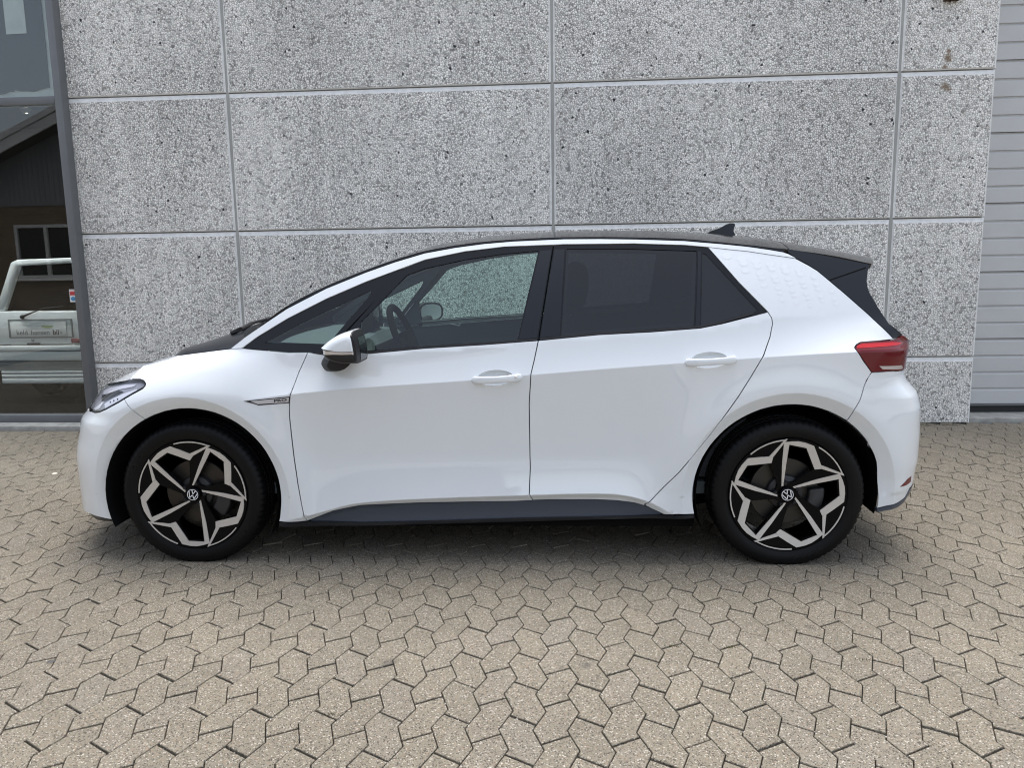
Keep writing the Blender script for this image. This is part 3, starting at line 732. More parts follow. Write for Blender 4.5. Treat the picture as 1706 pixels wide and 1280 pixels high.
TR = {
 'fender': [(-0.187,0.704),(-0.164,0.715),(-0.142,0.725),(-0.118,0.733),(-0.094,0.741),(-0.070,0.746),(-0.045,0.751),(-0.020,0.754),(0.005,0.755),(0.030,0.756),(0.055,0.754),(0.081,0.751),(0.106,0.747),(0.131,0.741),(0.155,0.734),(0.179,0.725),(0.203,0.714),(0.226,0.702),(0.248,0.689),(0.269,0.674),(0.289,0.658),(0.308,0.640),(0.326,0.621),(0.343,0.601),(0.359,0.581),(0.373,0.559),(0.385,0.536),(0.396,0.512),(0.406,0.488),(0.414,0.463),(0.421,0.438),(0.426,0.413),(0.429,0.387),(0.431,0.361),(0.432,0.336),(0.431,0.310),(0.428,0.284),(0.424,0.259),(0.420,0.233),(0.413,0.208),(0.505,0.210),(0.552,0.213),(0.543,0.237),(0.533,0.299),(0.522,0.391),(0.510,0.525),(0.504,0.631),(0.501,0.711),(0.504,0.764),(0.512,0.817),(0.547,0.919),(0.588,1.007),(0.493,1.006),(0.266,1.025),(0.208,1.022),(0.061,1.003),(-0.076,0.986)],
 'fender_front': [(-0.249,0.939),(-0.280,0.885),(-0.219,0.887),(-0.195,0.882),(-0.179,0.870),(-0.178,0.861),(-0.187,0.849),(-0.235,0.824),(-0.275,0.802),(-0.226,0.753)],
 'bumper': [(-0.275,0.802),(-0.226,0.753),(-0.187,0.704),(-0.207,0.693),(-0.227,0.680),(-0.247,0.667),(-0.265,0.652),(-0.283,0.637),(-0.300,0.621),(-0.316,0.604),(-0.331,0.585),(-0.346,0.567),(-0.359,0.547),(-0.371,0.527),(-0.382,0.506),(-0.392,0.484),(-0.401,0.462),(-0.408,0.439),(-0.414,0.416),(-0.419,0.392),(-0.421,0.368),(-0.423,0.344),(-0.422,0.320),(-0.420,0.296),(-0.417,0.273),(-0.411,0.249),(-0.403,0.227),(-0.394,0.205)],
 'bumper_top': [(-0.301,0.787),(-0.379,0.750),(-0.427,0.732),(-0.467,0.724),(-0.501,0.724)],
 'front_door': [(0.588,1.007),(0.547,0.919),(0.512,0.817),(0.504,0.764),(0.501,0.711),(0.504,0.631),(0.510,0.525),(0.522,0.391),(0.533,0.299),(0.543,0.237),(0.552,0.213),(0.679,0.265),(0.813,0.292),(1.089,0.302),(1.536,0.308),(1.613,0.312),(1.613,0.313),(1.597,0.349),(1.603,0.470),(1.602,0.523),(1.602,0.768),(1.612,0.906),(1.627,0.966),(1.646,1.052),(1.403,1.036),(1.133,1.022),(0.849,0.999),(0.669,0.995)],
 'rear_door': [(1.646,1.052),(1.627,0.966),(1.612,0.906),(1.602,0.768),(1.602,0.523),(1.603,0.470),(1.597,0.349),(1.613,0.313),(1.691,0.316),(1.898,0.316),(2.001,0.311),(2.078,0.301),(2.125,0.287),(2.124,0.296),(2.147,0.314),(2.272,0.447),(2.402,0.616),(2.528,0.802),(2.579,0.885),(2.636,0.985),(2.667,1.056),(2.681,1.113),(2.678,1.138),(2.662,1.165),(2.456,1.116),(2.363,1.099),(2.146,1.085),(1.913,1.075)],
 'quarter': [(2.416,1.454),(2.498,1.443),(2.592,1.432),(2.685,1.416),(2.803,1.397),(2.897,1.341),(3.010,1.241),(3.118,1.142),(3.216,1.037),(3.060,1.029),(3.039,1.020),(3.026,1.007),(3.062,0.952),(3.103,0.899),(3.031,0.740),(3.011,0.681),(2.985,0.696),(2.958,0.711),(2.931,0.724),(2.902,0.734),(2.873,0.743),(2.843,0.750),(2.813,0.754),(2.783,0.756),(2.752,0.756),(2.722,0.754),(2.691,0.750),(2.662,0.743),(2.632,0.735),(2.604,0.724),(2.576,0.711),(2.549,0.696),(2.523,0.680),(2.498,0.661),(2.475,0.641),(2.454,0.619),(2.434,0.596),(2.415,0.571),(2.399,0.545),(2.384,0.518),(2.372,0.490),(2.361,0.460),(2.353,0.431),(2.347,0.400),(2.343,0.370),(2.342,0.339),(2.343,0.308),(2.346,0.277),(2.352,0.247),(2.275,0.252),(2.211,0.248),(2.155,0.274),(2.124,0.291),(2.147,0.314),(2.272,0.447),(2.402,0.616),(2.528,0.802),(2.579,0.885),(2.636,0.985),(2.667,1.056),(2.681,1.113),(2.678,1.138),(2.662,1.165),(2.543,1.294)],
 'rear_bumper': [(3.103,0.899),(3.031,0.740),(3.010,0.679),(3.021,0.672),(3.031,0.663),(3.041,0.655),(3.051,0.646),(3.061,0.637),(3.070,0.628),(3.079,0.618),(3.087,0.608),(3.096,0.598),(3.104,0.587),(3.111,0.577),(3.118,0.566),(3.125,0.555),(3.132,0.543),(3.138,0.532),(3.144,0.520),(3.149,0.508),(3.154,0.496),(3.158,0.484),(3.175,0.267)],
 'rear_bumper_top': [(3.273,0.892),(3.178,0.900)],
 'sill': [(0.567,0.221),(0.679,0.265),(0.813,0.292),(1.089,0.302),(1.536,0.308),(1.613,0.312),(1.691,0.316),(1.898,0.316),(2.001,0.311),(2.078,0.301),(2.125,0.287),(2.155,0.274),(2.211,0.248),(2.088,0.233),(1.559,0.223),(1.163,0.209),(0.798,0.199),(0.563,0.197)],
 'skirt': [(0.416,0.204),(0.550,0.209),(0.798,0.202),(1.163,0.212),(1.559,0.226),(1.949,0.235),(2.088,0.237),(2.209,0.247),(2.350,0.245),(2.349,0.231),(1.949,0.220),(1.559,0.208),(1.162,0.196),(0.798,0.186),(0.415,0.185)],
 'rail': [(0.208,1.022),(0.292,1.083),(0.475,1.202),(0.658,1.292),(0.842,1.363),(0.979,1.409),(1.115,1.447),(1.255,1.470),(1.395,1.486),(1.532,1.495),(1.766,1.501),(1.932,1.499),(2.096,1.494),(2.313,1.483),(2.380,1.476),(2.470,1.467),(2.594,1.452),(2.687,1.437),(2.749,1.425),(2.774,1.416),(2.804,1.397),(2.685,1.416),(2.592,1.432),(2.498,1.443),(2.416,1.454),(2.379,1.458),(2.312,1.465),(2.082,1.476),(1.766,1.478),(1.487,1.472),(1.302,1.453),(1.117,1.418),(1.009,1.380),(0.846,1.322),(0.662,1.247),(0.479,1.158),(0.340,1.077),(0.266,1.025)],
 'strip': [(0.475,1.204),(0.658,1.294),(0.842,1.365),(0.978,1.411),(1.115,1.449),(1.255,1.472),(1.395,1.488),(1.532,1.496),(1.767,1.502),(1.932,1.500),(2.097,1.495),(2.313,1.484),(2.380,1.478),(2.470,1.469),(2.594,1.453),(2.687,1.439),(2.749,1.426),(2.769,1.439),(2.686,1.448),(2.593,1.460),(2.469,1.475),(2.314,1.492),(2.097,1.503),(1.933,1.508),(1.767,1.510),(1.532,1.504),(1.394,1.496),(1.255,1.481),(1.115,1.458),(0.978,1.421),(0.841,1.375),(0.657,1.304),(0.474,1.216)],
 'blade': [(2.769,1.442),(2.774,1.422),(2.806,1.397),(2.897,1.341),(3.010,1.241),(3.118,1.142),(3.216,1.037),(3.267,1.052),(3.206,1.103),(3.162,1.180),(3.132,1.236),(3.124,1.265),(3.123,1.291),(3.133,1.336),(3.149,1.364),(2.969,1.403),(2.861,1.424)],
 'bladeseam': [(2.951,1.298),(3.135,1.350)],
 'trimA': [(0.269,1.025),(0.340,1.077),(0.479,1.158),(0.662,1.247),(0.846,1.322),(1.009,1.380),(1.015,1.361),(0.763,1.100),(0.674,0.995),(0.588,1.007),(0.493,1.006)],
 'glassA': [(0.374,1.048),(0.403,1.064),(0.599,1.160),(0.849,1.272),(0.866,1.280),(0.872,1.274),(0.857,1.246),(0.719,1.087),(0.689,1.051),(0.670,1.043),(0.491,1.049)],
 'trimB': [(1.019,1.379),(1.117,1.418),(1.302,1.453),(1.487,1.472),(1.715,1.474),(1.714,1.468),(1.682,1.278),(1.645,1.056),(1.133,1.022),(0.849,0.999),(0.852,0.999),(0.680,0.995),(0.769,1.097)],
 'glassB': [(0.829,1.139),(0.936,1.245),(1.036,1.349),(1.120,1.378),(1.304,1.415),(1.487,1.439),(1.647,1.450),(1.598,1.248),(1.551,1.053),(1.400,1.046),(1.133,1.032),(0.853,1.012),(0.837,1.015)],
 'trimC': [(1.719,1.474),(1.766,1.478),(2.082,1.476),(2.312,1.465),(2.379,1.458),(2.416,1.454),(2.543,1.294),(2.659,1.165),(2.456,1.117),(2.363,1.099),(2.147,1.086),(1.913,1.075),(1.650,1.056),(1.687,1.278),(1.718,1.467)],
 'glassC': [(1.777,1.456),(2.081,1.451),(2.366,1.437),(2.336,1.108),(2.042,1.090),(1.748,1.067)],
 'glassD': [(2.390,1.427),(2.406,1.421),(2.619,1.172),(2.492,1.138),(2.367,1.107)],
 'pillarB': [(1.653,1.451),(1.710,1.455),(1.679,1.278),(1.642,1.063),(1.556,1.055),(1.604,1.248)],
 'pillarC': [(1.720,1.456),(1.770,1.456),(1.743,1.068),(1.652,1.063),(1.686,1.278)],
 'pillarD': [(2.371,1.437),(2.385,1.434),(2.361,1.102),(2.341,1.101)],
 'lampF': [(-0.379,0.864),(-0.274,0.882),(-0.219,0.887),(-0.195,0.882),(-0.179,0.870),(-0.178,0.861),(-0.187,0.849),(-0.235,0.824),(-0.275,0.802),(-0.301,0.787),(-0.379,0.750),(-0.427,0.732),(-0.467,0.724),(-0.501,0.724)],
 'lampR': [(3.215,1.035),(3.060,1.029),(3.039,1.020),(3.026,1.007),(3.062,0.952),(3.103,0.899),(3.178,0.900),(3.273,0.892)],
 'redbar': [(3.041,1.017),(3.064,1.024),(3.206,1.026),(3.264,1.020),(3.243,1.012),(3.125,1.009),(3.036,1.006)],
 'whitebar': [(3.135,0.926),(3.262,0.919),(3.277,0.900),(3.153,0.911)],
 'badge': [(0.297,0.793),(0.511,0.811),(0.504,0.780),(0.365,0.772),(0.346,0.779)],
 'badge_in': [(0.328,0.792),(0.507,0.806),(0.502,0.784),(0.363,0.778)],
 'handle1': [(1.342,0.882),(1.574,0.894)],
 'handle2': [(2.289,0.953),(2.521,0.966)],
 'reflector': [(3.278,0.366),(3.322,0.393),(3.350,0.399),(3.350,0.371),(3.313,0.365)],
 'vlip': [(3.175,0.251),(3.271,0.262),(3.327,0.280),(3.359,0.311),(3.375,0.354)],
 'mirrorfoot': [(0.666,0.991),(0.737,0.972)],
 'rb_low': [(3.175,0.267),(3.213,0.277),(3.266,0.285),(3.319,0.301),(3.347,0.339)],
 'rb_low2': [(3.176,0.248),(3.215,0.256),(3.271,0.262),(3.320,0.273)],
 'fb_low': [(-0.397,0.204),(-0.467,0.214),(-0.551,0.213),(-0.611,0.207)],
 'lampR_top': [(3.268,1.051),(3.308,1.029)],
 'keyhole': [(1.544,0.895)],
 'dots': [(2.497,1.419)],
}

# arc-length tables for the rounded corners in plan
def corner_table(L, W, n):
    t = np.concatenate([np.linspace(0, .9, 150), 1 - np.geomspace(.1, 1e-7, 400), [1.0]])
    y = np.maximum(1 - t ** n, 0) ** (1 / n); y[-1] = 0
    s = np.concatenate([[0], np.cumsum(np.hypot(np.diff(t) * L, np.diff(y) * W))])
    return t, y, s
TF = corner_table(.62, .88, NF); TRR = corner_table(.61, .88, NR)
SF_MAX, SR_MAX = TF[2][-1], TRR[2][-1]
def x2s(x, z):
    x = float(x)
    if x < XF0: return XF0 - float(np.interp((XF0 - x) / (XF0 - float(xnose(np.array([z]))[0])), TF[0], TF[2]))
    if x > XR0:
        return XR0 + float(np.interp((x - XR0) / (float(xtail(np.array([z]))[0]) - XR0), TRR[0], TRR[2]))
    return x
def PS(s, z, off=0.0):
    """side surface point for unrolled coordinate s and height z"""
    s = np.asarray(s, float); z = np.asarray(z, float)
    xf = xnose(z); xr = xtail(z)
    f = s < XF0; r = s > XR0
    tf = np.interp(np.clip(XF0 - s, 0, SF_MAX), TF[2], TF[0]); yf = np.interp(np.clip(XF0 - s, 0, SF_MAX), TF[2], TF[1])
    tr = np.interp(np.clip(s - XR0, 0, SR_MAX), TRR[2], TRR[0]); yr = np.interp(np.clip(s - XR0, 0, SR_MAX), TRR[2], TRR[1])
    x = np.where(f, XF0 - (XF0 - xf) * tf, np.where(r, XR0 + (xr - XR0) * tr, s))
    k = sst(1.0, 1.1, z)
    y = sec(x, z) * np.where(f, yf, 1) * np.where(r, yr * (1 - k) + k, 1)
    return np.stack([x, -(y - off), z], -1)

def inpoly(P, poly):
    poly = np.asarray(poly); x, y = P[:, 0], P[:, 1]; c = np.zeros(len(P), bool); j = len(poly) - 1
    for i in range(len(poly)):
        xi, yi = poly[i]; xj, yj = poly[j]
        if yi != yj:
            c ^= ((yi > y) != (yj > y)) & (x < (xj - xi) * (y - yi) / (yj - yi) + xi)
        j = i
    return c
def resample(poly, h):
    out = []
    for i in range(len(poly)):
        a = np.array(poly[i], float); b = np.array(poly[(i + 1) % len(poly)], float); d = np.linalg.norm(b - a)
        if d < 1e-5: continue
        n = max(1, int(math.ceil(d / h)))
        out += [tuple(a + (b - a) * k / n) for k in range(n)]
    return out
def shrink(poly, g):
    poly = [p for i, p in enumerate(poly) if np.hypot(p[0] - poly[i - 1][0], p[1] - poly[i - 1][1]) > 2e-4]
    P = np.array(poly); area = .5 * np.sum(P[:, 0] * np.roll(P[:, 1], -1) - np.roll(P[:, 0], -1) * P[:, 1])
    sg = 1 if area > 0 else -1
    n = len(P); out = []
    for i in range(n):
        d1 = P[i] - P[i - 1]; d2 = P[(i + 1) % n] - P[i]
        d1 = d1 / max(np.linalg.norm(d1), 1e-9); d2 = d2 / max(np.linalg.norm(d2), 1e-9)
        n1 = sg * np.array([-d1[1], d1[0]]); n2 = sg * np.array([-d2[1], d2[0]])
        m = n1 + n2; q = m @ m
        if q < .25: m = n2
        else: m = 2 * m / q
        out.append(tuple(P[i] + g * m * min(1, 2.0 / max(np.linalg.norm(m), 1e-6))))
    return out
def smooth_poly(poly, it=1, keep=.6):
    """round an open-ended traced outline a little (Chaikin), keeping sharp corners"""
    for _ in range(it):
        out = []; n = len(poly)
        for i in range(n):
            a, b, c = (np.array(poly[i - 1]), np.array(poly[i]), np.array(poly[(i + 1) % n]))
            u, v = b - a, c - b
            lu, lv = np.linalg.norm(u), np.linalg.norm(v)
            if lu < 1e-6 or lv < 1e-6 or (u @ v) / (lu * lv) < keep: out.append(tuple(b))
            else: out += [tuple(b - u * .25), tuple(b + v * .25)]
        poly = out
    return poly

class Surf:
    pass
def make_panel(poly, fn, out_dir, holes=(), gap=.0022, h=.017, thick=.012, feat=None, hgap=0.0):
    """triangulated panel over a 2D outline on the surface fn(a, b) -> (n,3); returns vertex, face and normal data"""
    outl = resample(shrink(poly, gap), h)
    hol = [resample(shrink(q, -hgap), h) for q in holes]
    A = np.array(outl); lo = A.min(0); hi = A.max(0)
    gx = np.arange(lo[0] + h * .5, hi[0], h); gy = np.arange(lo[1] + h * .5, hi[1], h * .9)
    G = np.array([(x + (h / 2 if j % 2 else 0), y) for j, y in enumerate(gy) for x in gx]) if len(gx) and len(gy) else np.zeros((0, 2))
    if feat is not None and len(feat): G = np.concatenate([G, feat])
    allb = np.concatenate([A] + [np.array(q) for q in hol])
    if len(G):
        ok = inpoly(G, outl)
        for q in hol: ok &= ~inpoly(G, q)
        G = G[ok]
        d = np.full(len(G), 9.)
        for k in range(0, len(allb), 200):
            d = np.minimum(d, np.sqrt(((G[:, None, :] - allb[None, k:k + 200, :]) ** 2).sum(-1)).min(1))
        G = G[d > h * .45]
    pts = [Vector(p) for p in outl]; ed = [(i, (i + 1) % len(outl)) for i in range(len(outl))]
    for q in hol:
        b = len(pts); pts += [Vector(p) for p in q]; ed += [(b + i, b + (i + 1) % len(q)) for i in range(len(q))]
    pts += [Vector(p) for p in G]
    vo, eo, fo, *_ = delaunay_2d_cdt(pts, ed, [], 0, 1e-6)
    V = np.array([(v.x, v.y) for v in vo]); F = np.array([f for f in fo if len(f) == 3])
    c = V[F].mean(1); ok = inpoly(c, outl)
    for q in hol: ok &= ~inpoly(c, q)
    F = F[ok]
    e = .0015
    P = fn(V[:, 0], V[:, 1])
    du = fn(V[:, 0] + e, V[:, 1]) - fn(V[:, 0] - e, V[:, 1]); dv = fn(V[:, 0], V[:, 1] + e) - fn(V[:, 0], V[:, 1] - e)
    N = np.cross(du, dv); L = np.linalg.norm(N, axis=1, keepdims=True); N = N / np.maximum(L, 1e-12)
    od = np.array(out_dir, float)
    sg = np.sign(np.median(N @ od)) or 1; N = N * sg
    # winding
    fnrm = np.cross(P[F[:, 1]] - P[F[:, 0]], P[F[:, 2]] - P[F[:, 0]])
    flip = (fnrm * N[F[:, 0]]).sum(1) < 0
    F[flip] = F[flip][:, ::-1]
    faces = [tuple(f) for f in F]; nrm = [[N[i] for i in f] for f in faces]
    verts = [tuple(p) for p in P]
    if thick > 0:
        cnt = {}
        for f in faces:
            for a, b in ((f[0], f[1]), (f[1], f[2]), (f[2], f[0])): cnt[(a, b)] = 1
        be = [(a, b) for (a, b) in cnt if (b, a) not in cnt]
        idx = {}
        for a, b in be:
            for i in (a, b):
                if i not in idx:
                    idx[i] = len(verts); verts.append(tuple(P[i])); verts.append(tuple(P[i] - N[i] * thick))
        for a, b in be:
            f = (idx[b], idx[a], idx[a] + 1, idx[b] + 1)
            p = [np.array(verts[i]) for i in f]; fn_ = np.cross(p[1] - p[0], p[2] - p[0]); fn_ = fn_ / max(np.linalg.norm(fn_), 1e-9)
            faces.append(f); nrm.append([fn_] * 4)
    return verts, faces, nrm
def panel_obj(name, data, mat, parent, mirror=False, loc=None):
    verts, faces, nrm = data
    if mirror:
        verts = [(x, -y, z) for x, y, z in verts]; faces = [f[::-1] for f in faces]; nrm = [[np.array((n[0], -n[1], n[2])) for n in q[::-1]] for q in nrm]
    me = D.meshes.new(name); me.from_pydata(verts, [], faces); me.materials.append(MT[mat])
    me.polygons.foreach_set('use_smooth', [True] * len(faces))
    me.normals_split_custom_set([tuple(n) for q in nrm for n in q])
    me.update()
    return link(D.objects.new(name, me), parent)
def join_data(*ds):
    V, F, N = [], [], []
    for v, f, n in ds:
        b = len(V); V += v; F += [tuple(b + i for i in q) for q in f]; N += n
    return V, F, N

# feature lines that must stay crisp: shoulder crease, door undercut, wheel-arch ridges
_xs = np.arange(-.6, 3.25, .010)
FEAT = []
for dz in (-.0025, .0025):
    FEAT.append(np.stack([_xs, zcrease(_xs) + dz], 1)); xx = _xs[(_xs > .4) & (_xs < 2.45)]; FEAT.append(np.stack([xx, zsill(xx) + dz], 1))
for xc in (0, XR):
    a = np.arange(-.6, PI + .6, .02)
    for dr in (-.0025, .0025): FEAT.append(np.stack([xc + (.478 + dr) * np.cos(a), ZW + (.478 + dr) * np.sin(a)], 1))
FEAT = np.concatenate(FEAT)
FEAT = np.array([(x2s(x, z), z) for x, z in FEAT])

car = empty('white_hatchback', (0, 0, 0))
tag(car, 'white electric hatchback with black roof parked broadside in front of the concrete wall', 'car')
def sz(poly): return [(x2s(x, z), z) for x, z in poly]
def side_fn(off): return lambda a, b: PS(a, b, off)
def side(name, poly, mat, parents, off=0.0, holes=(), gap=.0022, h=.018, thick=.012, feat=True, smooth=0, raw=False):
    """the same panel on both sides of the car"""
    q = poly if raw else sz(poly)
    if smooth: q = smooth_poly(q, smooth)
    d = make_panel(q, side_fn(off), (0, -1, 0), [x if raw else sz(x) for x in holes], gap, h, thick, FEAT if feat else None)
    pa, pb = parents if isinstance(parents, (list, tuple)) else (parents, parents)
    return panel_obj(name, d, mat, pa), panel_obj(name, d, mat, pb, True)

# --- fenders, doors, quarters
SC = XF0 - SF_MAX            # s of the nose centre
SE = XR0 + SR_MAX            # s of the tail centre
ridge = [(x, float(zridge(np.array([x]))[0])) for x in (-.12, -.17, -.215)]
fend = TR['fender'] + ridge + TR['fender_front']
fender = side('front_fender', fend, 'paint', car)
# cups behind the door handles are cut out of the doors
def ell(cx, cz, ax, az, tilt, n=28):
    return [(cx + ax * math.cos(a) * math.cos(tilt) - az * math.sin(a) * math.sin(tilt), cz + ax * math.cos(a) * math.sin(tilt) + az * math.sin(a) * math.cos(tilt)) for a in np.linspace(0, 2 * PI, n + 1)[:-1]]
HANDLES = []
for k in ('handle1', 'handle2'):
    (x0, z0), (x1, z1) = TR[k]; HANDLES.append(((x0 + x1) / 2, (z0 + z1) / 2, x1 - x0, math.atan2(z1 - z0, x1 - x0)))
CUPS = [ell(c[0] - .006, c[1] + .001, .082, .035, c[3]) for c in HANDLES]
fdoor = side('front_door', TR['front_door'], 'paint', car, holes=[CUPS[0]])
rdoor = side('rear_door', TR['rear_door'], 'paint', car, holes=[CUPS[1]])
quarter = side('quarter_panel', TR['quarter'], 'paint', car)
side('front_sill', TR['sill'], 'slate', car, off=.004, gap=.001)
side('sill_skirt', TR['skirt'], 'satin', car, off=-.004, gap=.0, thick=.03, feat=False)

# --- bumpers reach round to the centre line, so they are built on the unrolled surface
def full(name, half, mat, off=0.0, gap=.0022, h=.02, thick=.012, parent=None, feat=True):
    q = half
    d = make_panel(q, side_fn(off), (0, -1, 0), (), gap, h, thick, FEAT if feat else None)
    m = tuple([[(x, -y, z) for x, y, z in d[0]], [f[::-1] for f in d[1]], [[np.array((n[0], -n[1], n[2])) for n in r[::-1]] for r in d[2]]])
    return panel_obj(name, join_data(d, m), mat, parent or car)
tip = TR['lampF'][-1]
lamp_tip_s = (x2s(*tip) - .20, .722)
bump = sz(TR['bumper']) + sz(TR['fb_low']) + [(x2s(-.68, .195), .195), (-.95, .185), (SC + .0023, .180), (SC + .0023, .700), (lamp_tip_s[0] - .05, .703), (lamp_tip_s[0], .706)] + sz(TR['bumper_top'][::-1])
fbump = full('front_bumper', bump, 'paint')
full('front_lip', [(x2s(-.47, .207), .207), (x2s(-.60, .20), .20), (-.95, .182), (SC + .0005, .177), (SC + .0005, .145), (-.95, .15), (x2s(-.55, .165), .165), (x2s(-.45, .18), .18)], 'satin', off=.05, gap=.0)
rb = sz(TR['rear_bumper']) + sz(TR['rb_low'][1:]) + [(XR0 + .80, .355), (SE - .0023, .36), (SE - .0023, .885), (XR0 + .78, .885), (x2s(3.31, .893), .893)] + sz(TR['rear_bumper_top'])
rbump = full('rear_bumper', rb, 'paint')
full('rear_diffuser', [(x, z - .002) for x, z in sz(TR['rb_low'])] + [(XR0 + .80, .350), (SE - .0005, .355), (SE - .0005, .22), (XR0 + .75, .26), (x2s(3.345, .30), .30)] + sz(TR['rb_low2'][::-1]), 'slate', off=-.003, gap=.001, thick=.03)
side('reflector', TR['reflector'], 'red', rbump if False else (rbump, rbump), off=-.003, gap=0, h=.008, thick=.006, feat=False)

# --- lamps
full('nose_strip', [(lamp_tip_s[0] + .04, .690), (SC + .0005, .688), (SC + .0005, .722), (-1.15, .735), (lamp_tip_s[0] - .02, .765), (lamp_tip_s[0] + .05, .79)], 'gloss', off=.020, gap=.0, feat=False)
lf = TR['lampF'][::-1]
lfs = sz(TR['lampF'])
lf_poly = lfs + [(lamp_tip_s[0] + .02, .716), (lamp_tip_s[0] - .02, .728), (lamp_tip_s[0] + .03, .770), (x2s(-.50, .835) , .835)]
def side_raw(name, q, mat, parents, **k): return side(name, q, mat, parents, raw=True, **k)
hl = side_raw('headlight', lf_poly, 'lampdark', car, off=.016, gap=.001, thick=.004, feat=False)
side_raw('lens', lf_poly, 'lens', hl, off=.001, gap=.003, thick=.004, feat=False)
side_raw('rim', lf_poly, 'gap', hl, off=.003, holes=[shrink(lf_poly, .0085)], gap=.0012, h=.012, thick=.010, feat=False)
def LX(x, z): return (x2s(x, z), z)
def unit(name, pts, mat, off, th=.006): side_raw(name, [LX(*p) for p in pts], mat, hl, off=off, gap=0, h=.01, thick=th, feat=False)
unit('upper_cover', [(-.47, .815), (-.40, .838), (-.30, .858), (-.235, .866), (-.245, .855), (-.33, .838), (-.395, .815), (-.44, .80)], 'lampsilver', .011)
unit('dark_wedge', [(-.455, .800), (-.41, .812), (-.335, .834), (-.30, .832), (-.36, .806), (-.405, .785), (-.432, .775)], 'gap', .009, .004)
unit('reflector', [(-.405, .770), (-.355, .797), (-.295, .822), (-.225, .845), (-.222, .840), (-.28, .806), (-.34, .776), (-.395, .750)], 'lampcase', .010)
unit('light_guide', [(-.492, .737), (-.452, .760), (-.415, .785), (-.42, .772), (-.44, .748), (-.478, .731)], 'logo', .010)
unit('lower_trim', [(-.475, .729), (-.40, .744), (-.34, .771), (-.28, .801), (-.225, .834), (-.215, .832), (-.27, .797), (-.335, .764), (-.40, .737), (-.45, .728)], 'lampcase', .010)
for i in range(3): unit('lamp_dot', [(-.365 + .022 * i + .004 * math.cos(a), .782 + .008 * i + .004 * math.sin(a)) for a in np.linspace(0, 2 * PI, 9)[:-1]], 'gap', .0085, .003)

lr = sz(TR['lampR'])
lr_poly = lr + [(XR0 + .76, .895), (XR0 + .76, 1.012), (x2s(3.335, 1.02), 1.02)] + sz(TR['lampR_top'][::-1])
tl = side_raw('tail_lamp', lr_poly, 'red', car, off=-.002, gap=.002, thick=.02, feat=False)
side('light_bar', TR['redbar'], 'redb', tl, off=-.004, gap=0, h=.01, thick=.003, feat=False)
side('reversing_lens', TR['whitebar'], 'clear', tl, off=-.004, gap=0, h=.008, thick=.003, feat=False)

# --- roof rail, black edge strip, tailgate blade
side('roof_rail', TR['rail'], 'paint', car, off=-.002, gap=.0008, h=.014, feat=False)
side('roof_edge_strip', TR['strip'], 'gloss', car, off=.001, gap=.0006, h=.012, feat=False)
bl = side('tailgate_blade', TR['blade'], 'satin', car, off=.002, gap=.002, h=.014, thick=.05, feat=False)
(ax_, az_), (bx_, bz_) = TR['bladeseam']
side('blade_seam', [(ax_, az_ + .0028), (bx_ - .01, bz_ + .0028), (bx_ - .01, bz_ - .0028), (ax_, az_ - .0028)], 'gap', bl, off=.0012, gap=0, h=.015, thick=.002, feat=False)

# --- window surrounds and glass
tA = side('quarter_light_frame', TR['trimA'], 'gloss', car, off=.004, holes=[TR['glassA']], gap=.001, h=.016, feat=False)
tB = side('window_frame', TR['trimB'], 'gloss', fdoor, off=.004, holes=[TR['glassB']], gap=.001, h=.016, feat=False)
tC = side('window_frame', TR['trimC'], 'gloss', rdoor, off=.004, holes=[TR['glassC'], TR['glassD']], gap=.001, h=.016, feat=False)
side('quarter_light', TR['glassA'], 'glassF', tA, off=.006, gap=-.004, thick=.004, feat=False)
side('window_glass', TR['glassB'], 'glassF', fdoor, off=.008, gap=-.004, thick=.004, feat=False)
side('window_glass', TR['glassC'], 'glassR', rdoor, off=.008, gap=-.004, thick=.004, feat=False)
side('quarter_glass', TR['glassD'], 'glassR', rdoor, off=.007, gap=-.004, thick=.004, feat=False)
side('pillar_cover', TR['pillarB'], 'satin', fdoor, off=.001, gap=.002, thick=.006, feat=False)
side('pillar_cover', TR['pillarC'], 'satin', rdoor, off=.001, gap=.002, thick=.006, feat=False)
side('pillar_cover', TR['pillarD'], 'satin', rdoor, off=.001, gap=.001, thick=.006, feat=False)
def belt_strip(pts, w):
    return pts + [(x, z - w) for x, z in pts[::-1]]
side('belt_seal', belt_strip([(.612, 1.006), (.68, 1.0035), (.85, 1.008), (1.134, 1.0305), (1.404, 1.0455), (1.640, 1.0605)], .0085), 'blackpl', fdoor, off=.0, gap=0, h=.02, thick=.012, feat=False)
side('belt_seal', belt_strip([(1.654, 1.062), (1.911, 1.084), (2.146, 1.095), (2.361, 1.109), (2.455, 1.127), (2.600, 1.166)], .0085), 'blackpl', rdoor, off=.0, gap=0, h=.02, thick=.012, feat=False)

